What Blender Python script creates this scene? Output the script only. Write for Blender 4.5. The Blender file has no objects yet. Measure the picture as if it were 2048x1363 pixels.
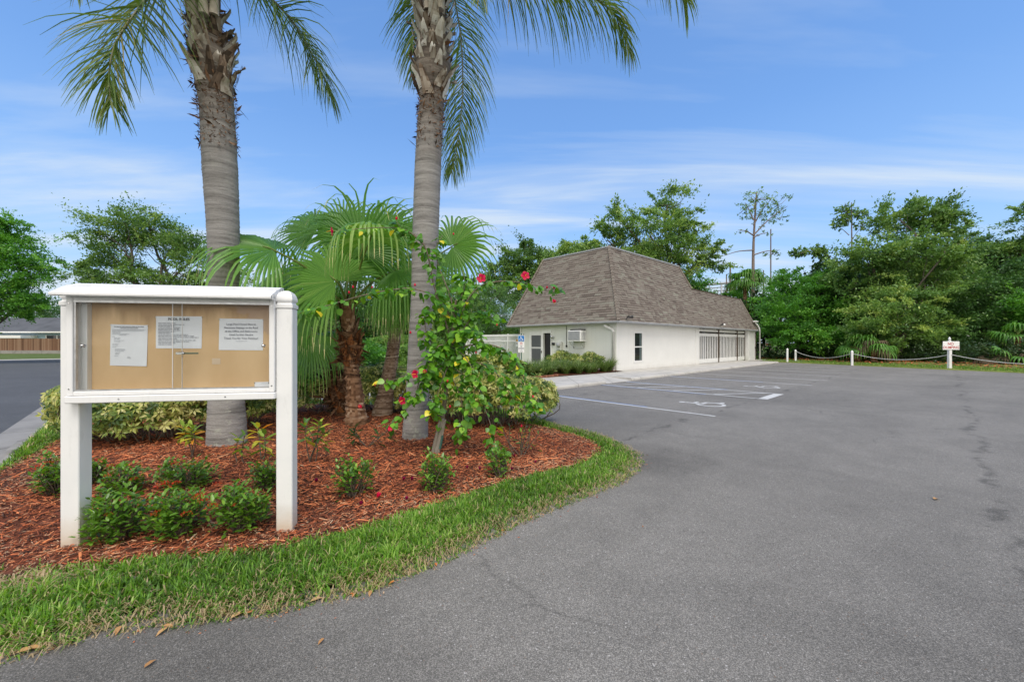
import bpy, math, random
import numpy as np
from mathutils import Matrix, Vector
R_ = math.radians
rng = np.random.default_rng(7)
random.seed(7)
SC = bpy.context.scene
COL = SC.collection
CAM_H, FOC, CX, HOR = 1.55, 806.0, 1024.0, 685.0     # eye height; focal length, centre and horizon of the lens survey

# ------------------------------------------------------------------ survey helpers
def V3(*a): return np.array(a, float)
def W(px, py, Y):                      # surveyed direction + distance -> world point
    return V3((px-CX)/FOC*Y, Y, CAM_H-(py-HOR)/FOC*Y)
def G(px, py, z=0.0):                  # surveyed ground point
    Y = (CAM_H-z)*FOC/(py-HOR)
    return V3((px-CX)/FOC*Y, Y, z)
def nrm(a):
    a = np.asarray(a, float); return a/(np.linalg.norm(a, axis=-1, keepdims=True)+1e-12)
def sm(x):
    x = np.clip(x, 0, 1); return x*x*(3-2*x)

# ------------------------------------------------------------------ mesh builder
class MB:
    def __init__(s): s.v=[]; s.n=0; s.f=[]; s.t=[]; s.m=[]; s.sm=[]; s.uv=[]; s.hasuv=False
    def add(s, v, f, t=0.5, smooth=False, mat=0, uv=None):
        v=np.asarray(v,float).reshape(-1,3); f=np.asarray(f,int)
        if f.ndim==1: f=f[None]
        s.v.append(v); s.f.append(f+s.n); s.n+=len(v)
        m=len(f); s.t.append(np.broadcast_to(np.asarray(t,float),(m,)).copy())
        s.m.append(np.full(m,mat)); s.sm.append(np.full(m,bool(smooth)))
        if uv is not None: s.hasuv=True; s.uv.append(np.asarray(uv,float).reshape(-1,2))
        else: s.uv.append(np.zeros((f.size,2)))
    def box(s, lo, hi, t=.5, mat=0, bev=0.0):
        x0,y0,z0=lo; x1,y1,z1=hi
        if bev>0:
            b=min(bev,(x1-x0)*.45,(y1-y0)*.45,(z1-z0)*.45)
            vs=[];
            for zz,i in((z0,b),(z0+b,0),(z1-b,0),(z1,b)):
                X0,X1,Y0,Y1=x0+i,x1-i,y0+i,y1-i; c=b if i==0 else b*.6
                vs+=[(X0+c,Y0,zz),(X1-c,Y0,zz),(X1,Y0+c,zz),(X1,Y1-c,zz),(X1-c,Y1,zz),(X0+c,Y1,zz),(X0,Y1-c,zz),(X0,Y0+c,zz)]
            q=[]
            for k in range(3):
                for j in range(8):
                    a=k*8+j;b2=k*8+(j+1)%8; q.append((a,b2,b2+8,a+8))
            s.add(vs,q,t,False,mat); o=s.n-32
            s.f.append(np.array([[o+24+j for j in range(8)]])); s.f.append(np.array([[o+7-j for j in range(8)]]))
            for _ in range(2):
                s.t.append(np.array([float(t)])); s.m.append(np.array([mat])); s.sm.append(np.array([False])); s.uv.append(np.zeros((8,2)))
            return
        v=[(x0,y0,z0),(x1,y0,z0),(x1,y1,z0),(x0,y1,z0),(x0,y0,z1),(x1,y0,z1),(x1,y1,z1),(x0,y1,z1)]
        s.add(v,[(0,3,2,1),(4,5,6,7),(0,1,5,4),(1,2,6,5),(2,3,7,6),(3,0,4,7)],t,False,mat)
    def tube(s, pts, rad, seg=8, t=.5, cap=True, smooth=True, mat=0):
        P=np.asarray(pts,float); n=len(P); rad=np.broadcast_to(np.asarray(rad,float),(n,))
        T=np.gradient(P,axis=0) if n>2 else np.repeat((P[1]-P[0])[None],n,0)
        T=nrm(T); ref=V3(0,0,1) if abs(T[:,2]).mean()<.8 else V3(1,0,0)
        A=nrm(np.cross(T,ref)); B=np.cross(T,A)
        th=np.linspace(0,2*np.pi,seg,endpoint=False)
        V=P[:,None]+rad[:,None,None]*(np.cos(th)[None,:,None]*A[:,None]+np.sin(th)[None,:,None]*B[:,None])
        i=np.arange(n-1)[:,None]*seg; j=np.arange(seg)[None]; j2=(j+1)%seg
        q=np.stack([i+j,i+j2,i+seg+j2,i+seg+j],-1).reshape(-1,4)
        s.add(V.reshape(-1,3),q,t,smooth,mat)
        if cap:
            o=s.n-n*seg
            for k in(0,n-1):
                s.f.append(np.array([[o+k*seg+m for m in range(seg)]])); s.t.append(np.array([float(np.mean(t))])); s.m.append(np.array([mat])); s.sm.append(np.array([False])); s.uv.append(np.zeros((seg,2)))
    def lathe(s, c, prof, seg=16, t=.5, smooth=True, sq=False):
        # prof: list of (r,z); sq -> square section rotated to the axes
        n=len(prof); k=4 if sq else seg
        th=np.linspace(0,2*np.pi,k,endpoint=False)+(np.pi/4 if sq else 0); f=math.sqrt(2) if sq else 1
        V=[(c[0]+r*f*math.cos(a),c[1]+r*f*math.sin(a),c[2]+z) for r,z in prof for a in th]
        q=[(i*k+j,i*k+(j+1)%k,(i+1)*k+(j+1)%k,(i+1)*k+j) for i in range(n-1) for j in range(k)]
        s.add(V,q,t,smooth and not sq)
    def prism(s, poly, z0, z1, t=.5):
        P=np.asarray(poly,float); n=len(P)
        v=np.vstack([np.c_[P,np.full(n,z0)],np.c_[P,np.full(n,z1)]])
        s.add(v,[(i,(i+1)%n,n+(i+1)%n,n+i) for i in range(n)],t)
        o=s.n-2*n
        for fc in([o+n+i for i in range(n)],[o+n-1-i for i in range(n)]):
            s.f.append(np.array([fc])); s.t.append(np.array([float(t)])); s.m.append(np.array([0])); s.sm.append(np.array([False])); s.uv.append(np.zeros((n,2)))
    def scatter(s, tv, tf, P, A, N, S, tint, smooth=False):
        # template (k,3) along +x with normal +z, placed at P with axis A, normal N and size S
        tv=np.asarray(tv,float); tf=np.asarray(tf,int); n=len(P)
        if n==0: return
        A=nrm(A); Yv=nrm(np.cross(N,A)); Z=np.cross(A,Yv)
        S=np.asarray(S,float); S=S[:,None] if S.ndim==1 else S
        if S.shape[1]==1: S=np.repeat(S,3,1)
        L=tv[None]*S[:,None,:]
        V=P[:,None]+L[...,0:1]*A[:,None]+L[...,1:2]*Yv[:,None]+L[...,2:3]*Z[:,None]
        k=len(tv); F=(np.arange(n)*k)[:,None,None]+tf[None]
        s.add(V.reshape(-1,3),F.reshape(-1,tf.shape[1]),np.repeat(tint,len(tf)),smooth)
    def build(s, name, mats, parent=None, local=False):
        v=np.vstack(s.v)
        if parent is not None and not local:
            M=np.array(wm(parent).inverted()); v=v@M[:3,:3].T+M[:3,3]
        me=bpy.data.meshes.new(name)
        me.vertices.add(len(v)); me.vertices.foreach_set('co',v.ravel())
        lens=np.concatenate([np.full(len(f),f.shape[1]) for f in s.f])
        loops=np.concatenate([f.ravel() for f in s.f])
        me.loops.add(len(loops)); me.loops.foreach_set('vertex_index',loops.astype(np.int32))
        me.polygons.add(len(lens))
        me.polygons.foreach_set('loop_start',(np.cumsum(lens)-lens).astype(np.int32))
        me.polygons.foreach_set('loop_total',lens.astype(np.int32))
        me.polygons.foreach_set('material_index',np.concatenate(s.m).astype(np.int32))
        me.polygons.foreach_set('use_smooth',np.concatenate(s.sm))
        if s.hasuv:
            u=me.uv_layers.new(name='UVMap'); u.data.foreach_set('uv',np.vstack(s.uv).ravel())
        me.update(calc_edges=True)
        a=me.attributes.new('tint','FLOAT','FACE'); a.data.foreach_set('value',np.concatenate(s.t).astype(np.float32))
        for m in (mats if isinstance(mats,(list,tuple)) else [mats]): me.materials.append(m)
        o=bpy.data.objects.new(name,me); COL.objects.link(o)
        if parent is not None: o.parent=parent
        return o
def wm(o):
    M=o.matrix_basis.copy()
    while o.parent is not None: o=o.parent; M=o.matrix_basis@M
    return M
def tag(o,label=None,cat=None,group=None,kind=None):
    if label: o['label']=label
    if cat: o['category']=cat
    if group: o['group']=group
    if kind: o['kind']=kind
    return o
def thing(name,label,cat,loc=(0,0,0),rz=0.0,group=None):
    o=bpy.data.objects.new(name,None); COL.objects.link(o); o.empty_display_size=.2
    o.location=tuple(float(c) for c in loc); o.rotation_euler=(0,0,rz)
    o.matrix_basis=Matrix.Translation(o.location)@Matrix.Rotation(rz,4,'Z')
    return tag(o,label,cat,group)
def copy_thing(root,loc,rz=0.0,sc=1.0,label=None):
    r=root.copy(); COL.objects.link(r); r.location=tuple(float(c) for c in loc); r.rotation_euler=(0,0,rz); r.scale=(sc,sc,sc)
    if label: r['label']=label
    for ch in list(root.children):
        c=ch.copy(); COL.objects.link(c); c.parent=r
        for g in list(ch.children):
            d=g.copy(); COL.objects.link(d); d.parent=c
    return r
def struct(mb,name,mat,parent=None): return tag(mb.build(name,mat,parent),kind='structure')
def smooth_path(P,n=40):
    P=np.asarray(P,float); k=len(P); t=np.linspace(0,k-1,n); i=np.clip(t.astype(int),0,k-2); f=(t-i)[:,None]
    E=np.vstack([2*P[0]-P[1],P,2*P[-1]-P[-2]]); p0,p1,p2,p3=E[i],E[i+1],E[i+2],E[i+3]
    return .5*((2*p1)+(-p0+p2)*f+(2*p0-5*p1+4*p2-p3)*f**2+(-p0+3*p1-3*p2+p3)*f**3)
def inpoly(x,y,poly):
    x=np.asarray(x); y=np.asarray(y); r=np.zeros(x.shape,bool); n=len(poly)
    for i in range(n):
        x0,y0=poly[i]; x1,y1=poly[(i+1)%n]
        if y0==y1: continue
        c=((y0>y)!=(y1>y))&(x<(x1-x0)*(y-y0)/(y1-y0)+x0); r^=c
    return r
def polydist(x,y,poly,closed=True):
    d=np.full(np.shape(x),1e9); n=len(poly)
    for i in range(n if closed else n-1):
        a=np.array(poly[i],float); b=np.array(poly[(i+1)%n],float); ab=b-a
        t=np.clip(((x-a[0])*ab[0]+(y-a[1])*ab[1])/(ab@ab+1e-12),0,1)
        d=np.minimum(d,np.hypot(x-a[0]-t*ab[0],y-a[1]-t*ab[1]))
    return d
def rand_dirs(n,rg=None):
    return nrm((rg or rng).normal(size=(n,3)))

# ------------------------------------------------------------------ materials
LEAFGAIN={'hibiscus_petal':1.0,'wilted_petal':1.0,'ixora_flower':1.0,'dead_frond':1.0,'oak_foliage':3.0,'dark_foliage':3.0,'bright_foliage':2.4,'shaded_woodland_foliage':2.0,'fan_palm_leaf':1.75,'hibiscus_leaf':1.95,'queen_palm_leaflet':1.7,'ixora_leaf':1.5,'clipped_hedge_leaf':1.6,'pale_foliage':1.5,'verge_grass_blade':1.35,'variegated_leaf':1.2}
class NT:
    def __init__(s,name):
        s.m=bpy.data.materials.new(name); s.m.use_nodes=True; s.t=s.m.node_tree; s.t.nodes.clear()
        s.out=s.n('ShaderNodeOutputMaterial')
    def n(s,typ,ins=None,**kw):
        x=s.t.nodes.new(typ)
        for k,v in kw.items(): setattr(x,k,v)
        for k,v in (ins or {}).items(): s.set(x,k,v)
        return x
    def set(s,x,k,v):
        if isinstance(v,bpy.types.NodeSocket): s.t.links.new(v,x.inputs[k])
        else: x.inputs[k].default_value=v
    def coord(s,kind='Object'): return s.n('ShaderNodeTexCoord').outputs[kind]
    def mapping(s,vec,scale=(1,1,1),rot=(0,0,0)):
        return s.n('ShaderNodeMapping',{'Vector':vec,'Scale':scale,'Rotation':rot}).outputs[0]
    def noise(s,vec,scale,detail=4,rough=.55,dist=0.0,dim='3D'):
        return s.n('ShaderNodeTexNoise',{'Vector':vec,'Scale':scale,'Detail':detail,'Roughness':rough,'Distortion':dist},noise_dimensions=dim).outputs[0]
    def ramp(s,fac,stops,interp='LINEAR'):
        r=s.n('ShaderNodeValToRGB',{'Fac':fac}); c=r.color_ramp; c.interpolation=interp
        while len(c.elements)<len(stops): c.elements.new(1.0)
        for e,(p,q) in zip(c.elements,stops): e.position=p; e.color=(*q,1) if len(q)==3 else q
        return r.outputs[0]
    def math(s,op,a,b=0.0,c=None,clamp=False):
        x=s.n('ShaderNodeMath',operation=op,use_clamp=clamp); s.set(x,0,a); s.set(x,1,b)
        if c is not None: s.set(x,2,c)
        return x.outputs[0]
    def mix(s,fac,a,b,mode='MIX'):
        x=s.n('ShaderNodeMix',data_type='RGBA',blend_type=mode); s.set(x,0,fac)
        for k,v in((6,a),(7,b)): s.set(x,k,(*v,1) if isinstance(v,tuple) and len(v)==3 else v)
        return x.outputs[2]
    def bump(s,h,strength=.3,dist=.01,normal=None):
        i={'Height':h,'Strength':strength,'Distance':dist}
        if normal is not None: i['Normal']=normal
        return s.n('ShaderNodeBump',i).outputs[0]
    def attr(s,name='tint'): return s.n('ShaderNodeAttribute',attribute_name=name).outputs['Fac']
    def surf(s,base,rough=.6,spec=.4,normal=None,metal=0.0,**kw):
        i={'Base Color':(*base,1) if isinstance(base,tuple) and len(base)==3 else base,'Roughness':rough,'Specular IOR Level':spec,'Metallic':metal}
        if normal is not None: i['Normal']=normal
        i.update(kw); b=s.n('ShaderNodeBsdfPrincipled',i)
        return b.outputs[0]
    def done(s,sh): s.t.links.new(sh,s.out.inputs[0]); return s.m
def M_plain(name,c,rough=.6,var=.12,scale=6.0,bump=0.0,bscale=60.0,spec=.4,metal=0.0):
    T=NT(name); co=T.coord(); f=T.noise(co,scale,5)
    lo=tuple(x*(1-var) for x in c); hi=tuple(min(1,x*(1+var)) for x in c)
    col=T.ramp(f,[(.3,lo),(.7,hi)])
    nm=T.bump(T.noise(co,bscale,4),bump,.004) if bump else None
    return T.done(T.surf(col,rough,spec,nm,metal))
def M_leaf(name,stops,trans=.3,rough=.42,spec=.45,tcol=1.25):
    g=LEAFGAIN.get(name,1.35); stops=[(p,tuple(min(.9,x*g) for x in c)) for p,c in stops]; trans=min(.5,trans+.08)
    T=NT(name); t=T.attr(); col=T.ramp(t,stops)
    p=T.surf(col,rough,spec)
    hs=T.n('ShaderNodeHueSaturation',{'Hue':.485,'Saturation':1.1,'Value':tcol,'Color':col}).outputs[0]
    tr=T.n('ShaderNodeBsdfTranslucent',{'Color':hs}).outputs[0]
    return T.done(T.n('ShaderNodeMixShader',{0:trans,1:p,2:tr}).outputs[0])
def M_tint(name,stops,rough=.7,spec=.3,bump=0.0,bscale=80,nvar=0.0,interp='LINEAR'):
    T=NT(name); t=T.attr(); co=T.coord()
    if nvar: t=T.math('ADD',t,T.math('MULTIPLY',T.math('SUBTRACT',T.noise(co,9,4),.5),nvar))
    col=T.ramp(t,stops,interp); nm=T.bump(T.noise(co,bscale,4),bump,.004) if bump else None
    return T.done(T.surf(col,rough,spec,nm))

def mk_asphalt(name,lo,hi,speck,seam=True):
    T=NT(name); co=T.coord()
    v=T.n('ShaderNodeTexVoronoi',{'Vector':co,'Scale':235.0,'Randomness':1.0})
    v2=T.n('ShaderNodeTexVoronoi',{'Vector':co,'Scale':95.0,'Randomness':1.0})
    sp=T.n('ShaderNodeSeparateColor',{0:v.outputs['Color']})
    sp2=T.n('ShaderNodeSeparateColor',{0:v2.outputs['Color']})
    agg=T.ramp(sp.outputs[0],[(0,tuple(x*.62 for x in lo)),(.5,lo),(.85,hi),(1,tuple(x*1.25 for x in hi))])
    # scattered pale stones, some warm
    st=T.math('MULTIPLY',T.math('GREATER_THAN',sp2.outputs[1],.95),T.math('LESS_THAN',v2.outputs['Distance'],.42))
    scol=T.ramp(sp2.outputs[0],[(0,(.20,.13,.09)),(.25,(.24,.21,.18)),(1,speck)])
    agg=T.mix(T.math('MULTIPLY',st,.9),agg,scol)
    big=T.noise(co,.32,6,.62,.6); med=T.noise(co,2.3,5,.6)
    val=T.math('ADD',T.ramp(big,[(.28,(.80,)*3),(.5,(.98,)*3),(.72,(1.12,)*3)]),T.math('MULTIPLY',T.math('SUBTRACT',med,.5),.42))
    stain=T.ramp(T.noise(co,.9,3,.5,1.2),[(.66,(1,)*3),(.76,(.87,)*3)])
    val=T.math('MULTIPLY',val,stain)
    if seam:
        # worn wheel paths, verge stains, and lens vignette painted dark into the near corners
        tr=T.noise(T.mapping(co,(.62,.62,1),(0,0,R_(-52))),1.0,1) 
        tv=T.noise(T.mapping(T.mapping(co,(1,1,1),(0,0,R_(-37))),(.055,.75,1)),1.0,4,.55)
        val=T.math('MULTIPLY',val,T.ramp(tv,[(.3,(.90,)*3),(.5,(1.0,)*3),(.7,(1.08,)*3)]))
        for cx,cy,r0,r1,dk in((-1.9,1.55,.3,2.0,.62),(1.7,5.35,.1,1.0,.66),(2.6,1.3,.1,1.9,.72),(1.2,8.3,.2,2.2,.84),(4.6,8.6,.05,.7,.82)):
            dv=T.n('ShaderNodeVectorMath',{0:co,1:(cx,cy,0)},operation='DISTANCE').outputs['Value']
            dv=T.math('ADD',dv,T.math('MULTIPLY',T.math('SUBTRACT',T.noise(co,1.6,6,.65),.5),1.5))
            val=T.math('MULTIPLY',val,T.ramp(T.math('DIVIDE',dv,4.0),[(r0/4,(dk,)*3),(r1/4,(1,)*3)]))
        sp3=T.n('ShaderNodeSeparateXYZ',{0:co})
        wob=T.math('MULTIPLY',T.math('SUBTRACT',T.noise(co,.9,6,.7),.5),.9)
        # paving joints: the lanes were laid in strips running beside the parking bays
        q=T.math('ADD',T.math('ADD',T.math('MULTIPLY',sp3.outputs[0],.68),T.math('MULTIPLY',sp3.outputs[1],-.733)),wob)
        fr=T.math('ABSOLUTE',T.math('SUBTRACT',T.math('FRACT',T.math('DIVIDE',T.math('ADD',q,40.6),3.9)),.5))
        jn=T.ramp(fr,[(0,(.55,)*3),(.006,(.7,)*3),(.02,(1,)*3)])
        brk=T.ramp(T.noise(co,1.7,4),[(.46,(0,)*3),(.56,(1,)*3)])
        val=T.math('MULTIPLY',val,T.mix(brk,(1.0,1.0,1.0),jn))
        vor=T.n('ShaderNodeTexVoronoi',{'Vector':T.n('ShaderNodeVectorMath',{0:co,1:T.n('ShaderNodeTexNoise',{'Vector':co,'Scale':1.1,'Detail':5.0}).outputs[1]},operation='ADD').outputs[0],'Scale':.23},feature='DISTANCE_TO_EDGE')
        ck=T.ramp(vor.outputs['Distance'],[(0,(.72,)*3),(.002,(.8,)*3),(.005,(1,)*3)])
        brk2=T.ramp(T.noise(co,.6,3),[(.5,(0,)*3),(.58,(1,)*3)])
        val=T.math('MULTIPLY',val,T.mix(brk2,(1.0,1.0,1.0),ck))
    col=T.mix(1.0,agg,val,'MULTIPLY')
    h=T.math('ADD',T.math('MULTIPLY',v.outputs['Distance'],-.6),T.math('MULTIPLY',T.noise(co,60,3),.5))
    return T.done(T.surf(col,.82,.35,T.bump(h,.55,.004)))
MAT={}
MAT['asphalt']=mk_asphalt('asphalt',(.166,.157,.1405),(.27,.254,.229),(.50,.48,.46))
MAT['street']=mk_asphalt('street_asphalt',(.075,.078,.083),(.115,.118,.124),(.3,.3,.3),False)
def mk_concrete(name,c,groove=None):
    T=NT(name); co=T.coord(); f=T.noise(co,1.4,7,.65); g=T.noise(co,45,4)
    col=T.ramp(f,[(.25,tuple(x*.68 for x in c)),(.5,c),(.75,tuple(x*1.12 for x in c))])
    col=T.mix(T.math('MULTIPLY',T.ramp(T.noise(co,6,6,.7),[(.55,(0,)*3),(.75,(1,)*3)]),.4),col,tuple(x*.5 for x in c))
    if groove:
        s=T.n('ShaderNodeSeparateXYZ',{0:co}); fr=T.math('ABSOLUTE',T.math('SUBTRACT',T.math('FRACT',T.math('DIVIDE',s.outputs[0],groove)),.5))
        col=T.mix(T.ramp(fr,[(0,(.6,)*3),(.006,(.4,)*3),(.012,(0,)*3)]),col,(.06,.055,.05))
    return T.done(T.surf(col,.85,.3,T.bump(g,.3,.004)))
MAT['concrete']=mk_concrete('concrete',(.46,.44,.40),1.55)
MAT['gutter']=mk_concrete('gutter_concrete',(.27,.26,.245),3.0)
def mk_grass_ground(name,a,b,c,scale):
    T=NT(name); co=T.coord()
    f=T.noise(co,scale,8,.75); g=T.noise(co,scale*14,3)
    col=T.ramp(T.math('ADD',T.math('MULTIPLY',f,.65),T.math('MULTIPLY',g,.35)),[(.3,a),(.5,b),(.68,c)])
    return T.done(T.surf(col,.9,.15,T.bump(g,.9,.03)))
MAT['lawn']=mk_grass_ground('lawn_grass',(.07,.09,.022),(.14,.175,.04),(.24,.25,.08),1.1)
MAT['ground']=mk_grass_ground('ground_grass',(.05,.075,.02),(.09,.13,.03),(.17,.19,.06),.5)
MAT['soil']=mk_grass_ground('verge_soil',(.022,.017,.011),(.06,.045,.028),(.17,.125,.075),4.0)
def mk_mulch():
    T=NT('mulch_ground'); co=T.coord()
    v=T.n('ShaderNodeTexVoronoi',{'Vector':T.mapping(co,(60,22,40),(0,0,.6)),'Scale':1.0})
    s=T.n('ShaderNodeSeparateColor',{0:v.outputs['Color']})
    col=T.ramp(s.outputs[0],[(0,(.028,.012,.008)),(.35,(.10,.032,.018)),(.75,(.2,.06,.03)),(1,(.3,.13,.07))])
    col=T.mix(T.ramp(T.noise(co,.8,5,.6),[(.45,(0,)*3),(.7,(.75,)*3)]),col,(.05,.03,.022))
    return T.done(T.surf(col,.9,.15,T.bump(s.outputs[1],.9,.02)))
MAT['mulch']=mk_mulch()
MAT['chip']=M_tint('mulch_chip',[(0,(.05,.024,.015)),(.2,(.22,.066,.032)),(.5,(.55,.155,.06)),(.75,(.68,.25,.10)),(.9,(.58,.34,.20)),(1,(.55,.42,.28))],.75,.25)
T=NT('road_paint_white'); co=T.coord(); wr=T.math('ADD',T.math('MULTIPLY',T.noise(co,26,5,.7),.6),T.math('MULTIPLY',T.noise(co,1.3,3),.4))
MAT['white_paint']=T.done(T.surf(T.ramp(wr,[(.3,(.27,.265,.255)),(.45,(.50,.50,.49)),(.65,(.60,.60,.585))]),.75,.3,T.bump(T.noise(co,140,3),.4,.004)))
MAT['blue_paint']=M_plain('road_paint_blue',(.10,.20,.42),.7,.25,6)
def mk_vinyl():
    T=NT('white_vinyl'); co=T.coord(); s=T.n('ShaderNodeSeparateXYZ',{0:co})
    f=T.noise(co,3,5)
    col=T.ramp(f,[(.3,(.74,.75,.75)),(.7,(.82,.82,.81))])
    dirt=T.math('MULTIPLY',T.ramp(T.math('ADD',s.outputs[2],T.math('MULTIPLY',T.noise(co,9,5),.16)),[(.12,(1,)*3),(.2,(.55,)*3),(.34,(0,)*3)]),.6)
    col=T.mix(dirt,col,(.50,.36,.20))
    mold=T.math('MULTIPLY',T.ramp(T.noise(T.mapping(co,(7,7,2.2)),1.4,6,.7),[(.56,(0,)*3),(.72,(1,)*3)]),.22)
    col=T.mix(mold,col,(.36,.36,.33))
    return T.done(T.surf(col,.38,.45))
MAT['vinyl']=mk_vinyl()
def mk_frame():
    T=NT('white_frame'); co=T.coord()
    col=T.ramp(T.noise(co,3,5),[(.3,(.745,.75,.75)),(.7,(.81,.81,.805))])
    st=T.ramp(T.noise(T.mapping(co,(26,26,1.6)),1.2,5,.65),[(.54,(0,)*3),(.74,(1,)*3)])
    col=T.mix(T.math('MULTIPLY',st,.16),col,(.34,.34,.31))
    sc=T.ramp(T.noise(T.mapping(co,(9,9,9)),2.2,7,.8),[(.66,(0,)*3),(.72,(1,)*3)])
    col=T.mix(T.math('MULTIPLY',sc,.22),col,(.40,.39,.36))
    return T.done(T.surf(col,.42,.42,T.bump(T.noise(co,18,4),.05,.004)))
MAT['vinyl_clean']=mk_frame()
MAT['alu']=M_plain('aluminium',(.55,.56,.57),.35,.15,20,metal=.7)
MAT['chrome']=M_plain('chrome',(.6,.6,.6),.2,.1,20,metal=1.0)
def mk_board():
    T=NT('tan_pinboard'); co=T.coord()
    f=T.noise(T.mapping(co,(3,3,1.2)),1.2,5); col=T.ramp(f,[(.3,(.68,.455,.245)),(.7,(.79,.56,.325))])
    s=T.n('ShaderNodeSeparateXYZ',{0:co})
    # water staining along the top edge of the board
    w=T.math('ADD',T.math('SUBTRACT',s.outputs[2],1.69),T.math('MULTIPLY',T.math('SUBTRACT',T.noise(T.mapping(co,(9,9,1.0)),1.0,4),.5),.42))
    col=T.mix(T.math('MULTIPLY',T.ramp(w,[(0,(0,)*3),(.12,(1,)*3)]),.5),col,(.30,.16,.08))
    q=T.math('ADD',T.math('ADD',T.math('SUBTRACT',s.outputs[0],3.0),T.math('MULTIPLY',s.outputs[2],1.3)),T.math('MULTIPLY',T.math('SUBTRACT',T.noise(co,11,4),.5),.35))
    col=T.mix(T.math('MULTIPLY',T.ramp(q,[(.52,(0,)*3),(.56,(1,)*3)]),.55),col,(.55,.40,.32))
    return T.done(T.surf(col,.75,.25,T.bump(T.noise(co,160,3),.2,.002)))
MAT['board']=mk_board()
def mk_glass(name,tintc=(.97,.98,.98)):
    T=NT(name)
    fr=T.n('ShaderNodeFresnel',{'IOR':1.14}).outputs[0]
    tr=T.n('ShaderNodeBsdfTransparent',{'Color':(*tintc,1)}).outputs[0]
    gl=T.n('ShaderNodeBsdfGlossy',{'Color':(1,1,1,1),'Roughness':.02}).outputs[0]
    return T.done(T.n('ShaderNodeMixShader',{0:fr,1:tr,2:gl}).outputs[0])
MAT['glass']=mk_glass('clear_glass')
T=NT('window_glass'); MAT['winglass']=T.done(T.surf((.02,.024,.026),.06,.6))
T=NT('window_pale_glass'); MAT['paleglass']=T.done(T.surf((.10,.13,.13),.08,.6))
MAT['paper']=M_plain('paper',(.86,.88,.92),.75,.04,8)
MAT['tape']=M_plain('old_tape',(.72,.56,.40),.5,.05)
MAT['ink']=M_plain('ink_grey',(.20,.21,.25),.8,.05)
MAT['inkblack']=M_plain('ink_black',(.06,.06,.07),.8,.05)
MAT['inkpale']=M_plain('ink_pale',(.40,.42,.46),.8,.05)
def mk_stucco(name,c):
    T=NT(name); co=T.coord(); s=T.n('ShaderNodeSeparateXYZ',{0:co}); f=T.noise(co,.7,6,.6)
    col=T.ramp(f,[(.3,tuple(x*.95 for x in c)),(.7,tuple(min(1,x*1.03) for x in c))])
    g=T.math('ADD',s.outputs[2],T.math('MULTIPLY',T.noise(T.mapping(co,(2.2,2.2,.5)),1.5,6,.7),.45))
    col=T.mix(T.math('MULTIPLY',T.ramp(g,[(.12,(1,)*3),(.34,(.35,)*3),(.55,(0,)*3)]),.5),col,(.36,.32,.25))
    st=T.ramp(T.noise(T.mapping(co,(5.5,5.5,.16)),1.4,5,.6),[(.56,(0,)*3),(.72,(1,)*3)])
    col=T.mix(T.math('MULTIPLY',st,.13),col,(.40,.40,.36))
    return T.done(T.surf(col,.88,.25,T.bump(T.noise(co,55,5,.65),.45,.006)))
MAT['stucco']=mk_stucco('white_stucco',(.75,.745,.715)); MAT['stucco_green']=mk_stucco('grey_green_stucco',(.69,.705,.655))
MAT['trimwhite']=M_plain('white_trim',(.76,.76,.74),.55,.06,4)
MAT['gutter_metal']=M_plain('grey_gutter',(.33,.34,.35),.45,.12,2)
MAT['shingle']=M_tint('roof_shingle',[(0,(.105,.088,.076)),(.25,(.152,.126,.109)),(.5,(.188,.161,.138)),(.72,(.21,.188,.16)),(.86,(.222,.21,.176)),(1,(.25,.242,.2))],.92,.15,.5,160,.2)
MAT['brownpost']=M_plain('brown_post',(.09,.065,.05),.7,.2,10)
MAT['dark']=M_plain('dark_interior',(.012,.012,.013),.9,.2)
MAT['doorblack']=M_plain('black_door',(.02,.018,.02),.4,.2)
MAT['screen']=M_plain('door_screen',(.10,.105,.11),.35,.1,2)
MAT['acgrey']=M_plain('conditioner_grille',(.38,.39,.40),.6,.1)
MAT['metergrey']=M_plain('painted_meter',(.54,.55,.50),.6,.1)
MAT['black']=M_plain('black_metal',(.02,.02,.02),.5,.2)
MAT['signblue']=M_plain('sign_blue',(.01,.17,.50),.4,.04)
MAT['signwhite']=M_plain('sign_white',(.80,.80,.80),.4,.04)
MAT['signred']=M_plain('sign_red',(.45,.03,.03),.5,.08)
MAT['signyellow']=M_plain('sign_yellow',(.62,.33,.03),.5,.1)
MAT['greenpost']=M_plain('green_post',(.015,.07,.05),.5,.15)
MAT['brick']=M_tint('brick_edging',[(0,(.22,.09,.055)),(1,(.38,.18,.11))],.85,.2,.4,90)
MAT['rope']=M_plain('white_rope',(.48,.49,.48),.8,.1)
MAT['fencewood']=M_tint('weathered_fence',[(0,(.10,.055,.035)),(.5,(.19,.105,.065)),(1,(.26,.17,.115))],.85,.2,.4,30,.5)
MAT['houseblue']=M_plain('pale_blue_wall',(.40,.55,.64),.8,.06)
MAT['houseroof']=M_plain('grey_house_roof',(.085,.09,.098),.9,.25,.7,.4,30)
MAT['steel']=M_plain('galvanised_steel',(.33,.35,.37),.6,.1)
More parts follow.
